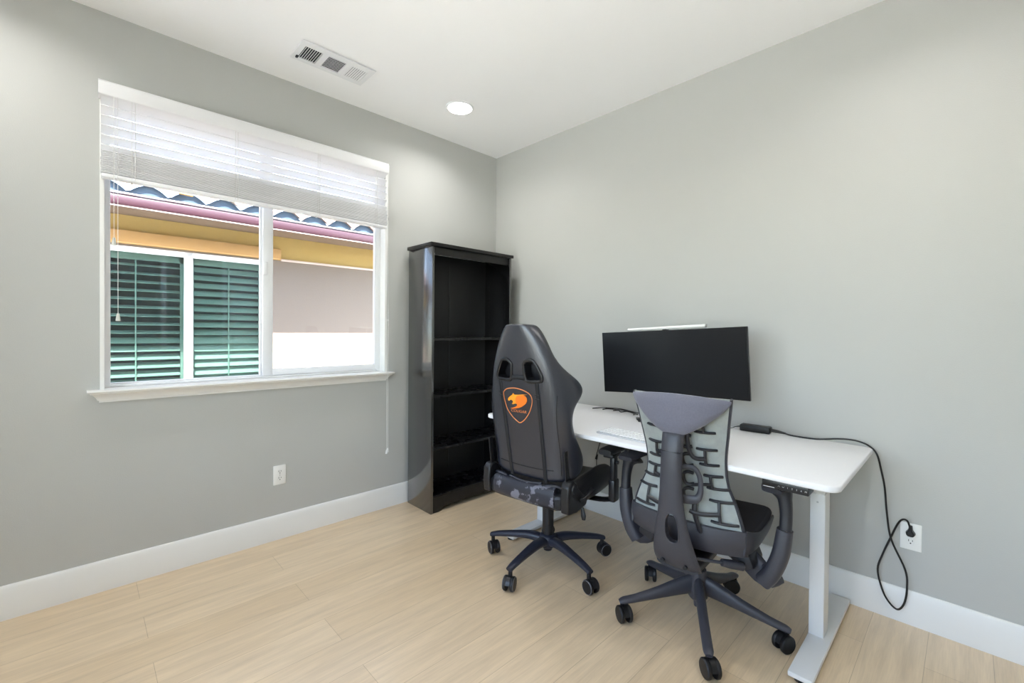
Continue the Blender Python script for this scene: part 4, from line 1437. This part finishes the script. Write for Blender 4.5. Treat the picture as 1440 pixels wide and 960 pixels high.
# neighbour's window: frame, mullion, tinted panes, louvred shutters, dim room
nw = part('house_window', B().box(Vector(((nwx0+nwx1)/2, 2.425, nwz1-0.022))-nl, (nwx1-nwx0, 0.07, 0.045), bev=0.004)
          .box(Vector(((nwx0+nwx1)/2, 2.425, nwz0+0.022))-nl, (nwx1-nwx0, 0.07, 0.045), bev=0.004)
          .box(Vector((nwx0+0.022, 2.425, (nwz0+nwz1)/2))-nl, (0.045, 0.07, nwz1-nwz0), bev=0.004)
          .box(Vector((nwx1-0.022, 2.425, (nwz0+nwz1)/2))-nl, (0.045, 0.07, nwz1-nwz0), bev=0.004)
          .box(Vector((-1.832, 2.420, (nwz0+nwz1)/2))-nl, (0.066, 0.06, nwz1-nwz0), bev=0.004), MT['vinyl'], nh)
for xa, xb in ((nwx0+0.04, -1.86), (-1.80, nwx1-0.04)):
    part('pane', B().box(Vector(((xa+xb)/2, 2.440, (nwz0+nwz1)/2))-nl, (xb-xa, 0.004, nwz1-nwz0-0.08)), MT['tint_glass'], nw, smooth=False)
    b = B()
    k = 0
    z = nwz0+0.07
    while z < nwz1-0.10:
        an = 38 if xa > -2 else 16
        if z < 1.20:
            an += 18
        b.box(Vector(((xa+xb)/2, 2.520, z))-nl, (xb-xa-0.05, 0.090, 0.008), rot=Matrix.Rotation(rad(an), 3, 'X'), bev=0.003, seg=1)
        z += 0.078
    for xx in (xa+0.012, xb-0.012):
        b.box(Vector((xx, 2.520, (nwz0+nwz1)/2))-nl, (0.026, 0.03, nwz1-nwz0-0.06))
    b.box(Vector(((xa+xb)/2, 2.520, nwz1-0.065))-nl, (xb-xa, 0.03, 0.07))
    b.box(Vector(((xa+xb)/2, 2.470, (nwz0+nwz1)/2))-nl, (0.010, 0.006, nwz1-nwz0-0.20))
    part('shutter', b, MT['louver'], nw)
b = B()
b.box(Vector(((nwx0+nwx1)/2, 3.20, 1.35))-nl, (2.0, 0.03, 1.9))
b.box(Vector(((nwx0+nwx1)/2, 2.90, 2.20))-nl, (2.0, 0.60, 0.03))
b.box(Vector(((nwx0+nwx1)/2, 2.90, 0.50))-nl, (2.0, 0.60, 0.03))
for xx in (-2.87, -0.88):
    b.box(Vector((xx, 2.90, 1.35))-nl, (0.03, 0.60, 1.7))
part('room_interior', b, MT['room_dark'], nw, smooth=False)
b = B()
b.box((-0.5, 1.27, -0.30), (9.4, 2.26, 0.10))
b.box((-7.9, -7.9, -0.16), (8.0, 8.4, 0.10))  # unseen ground outside the added rear window, pale to bounce light in
b.box((-8.0, -1.75, -0.16), (8.2, 3.9, 0.10))
struct('ground', b, MT['concrete'])
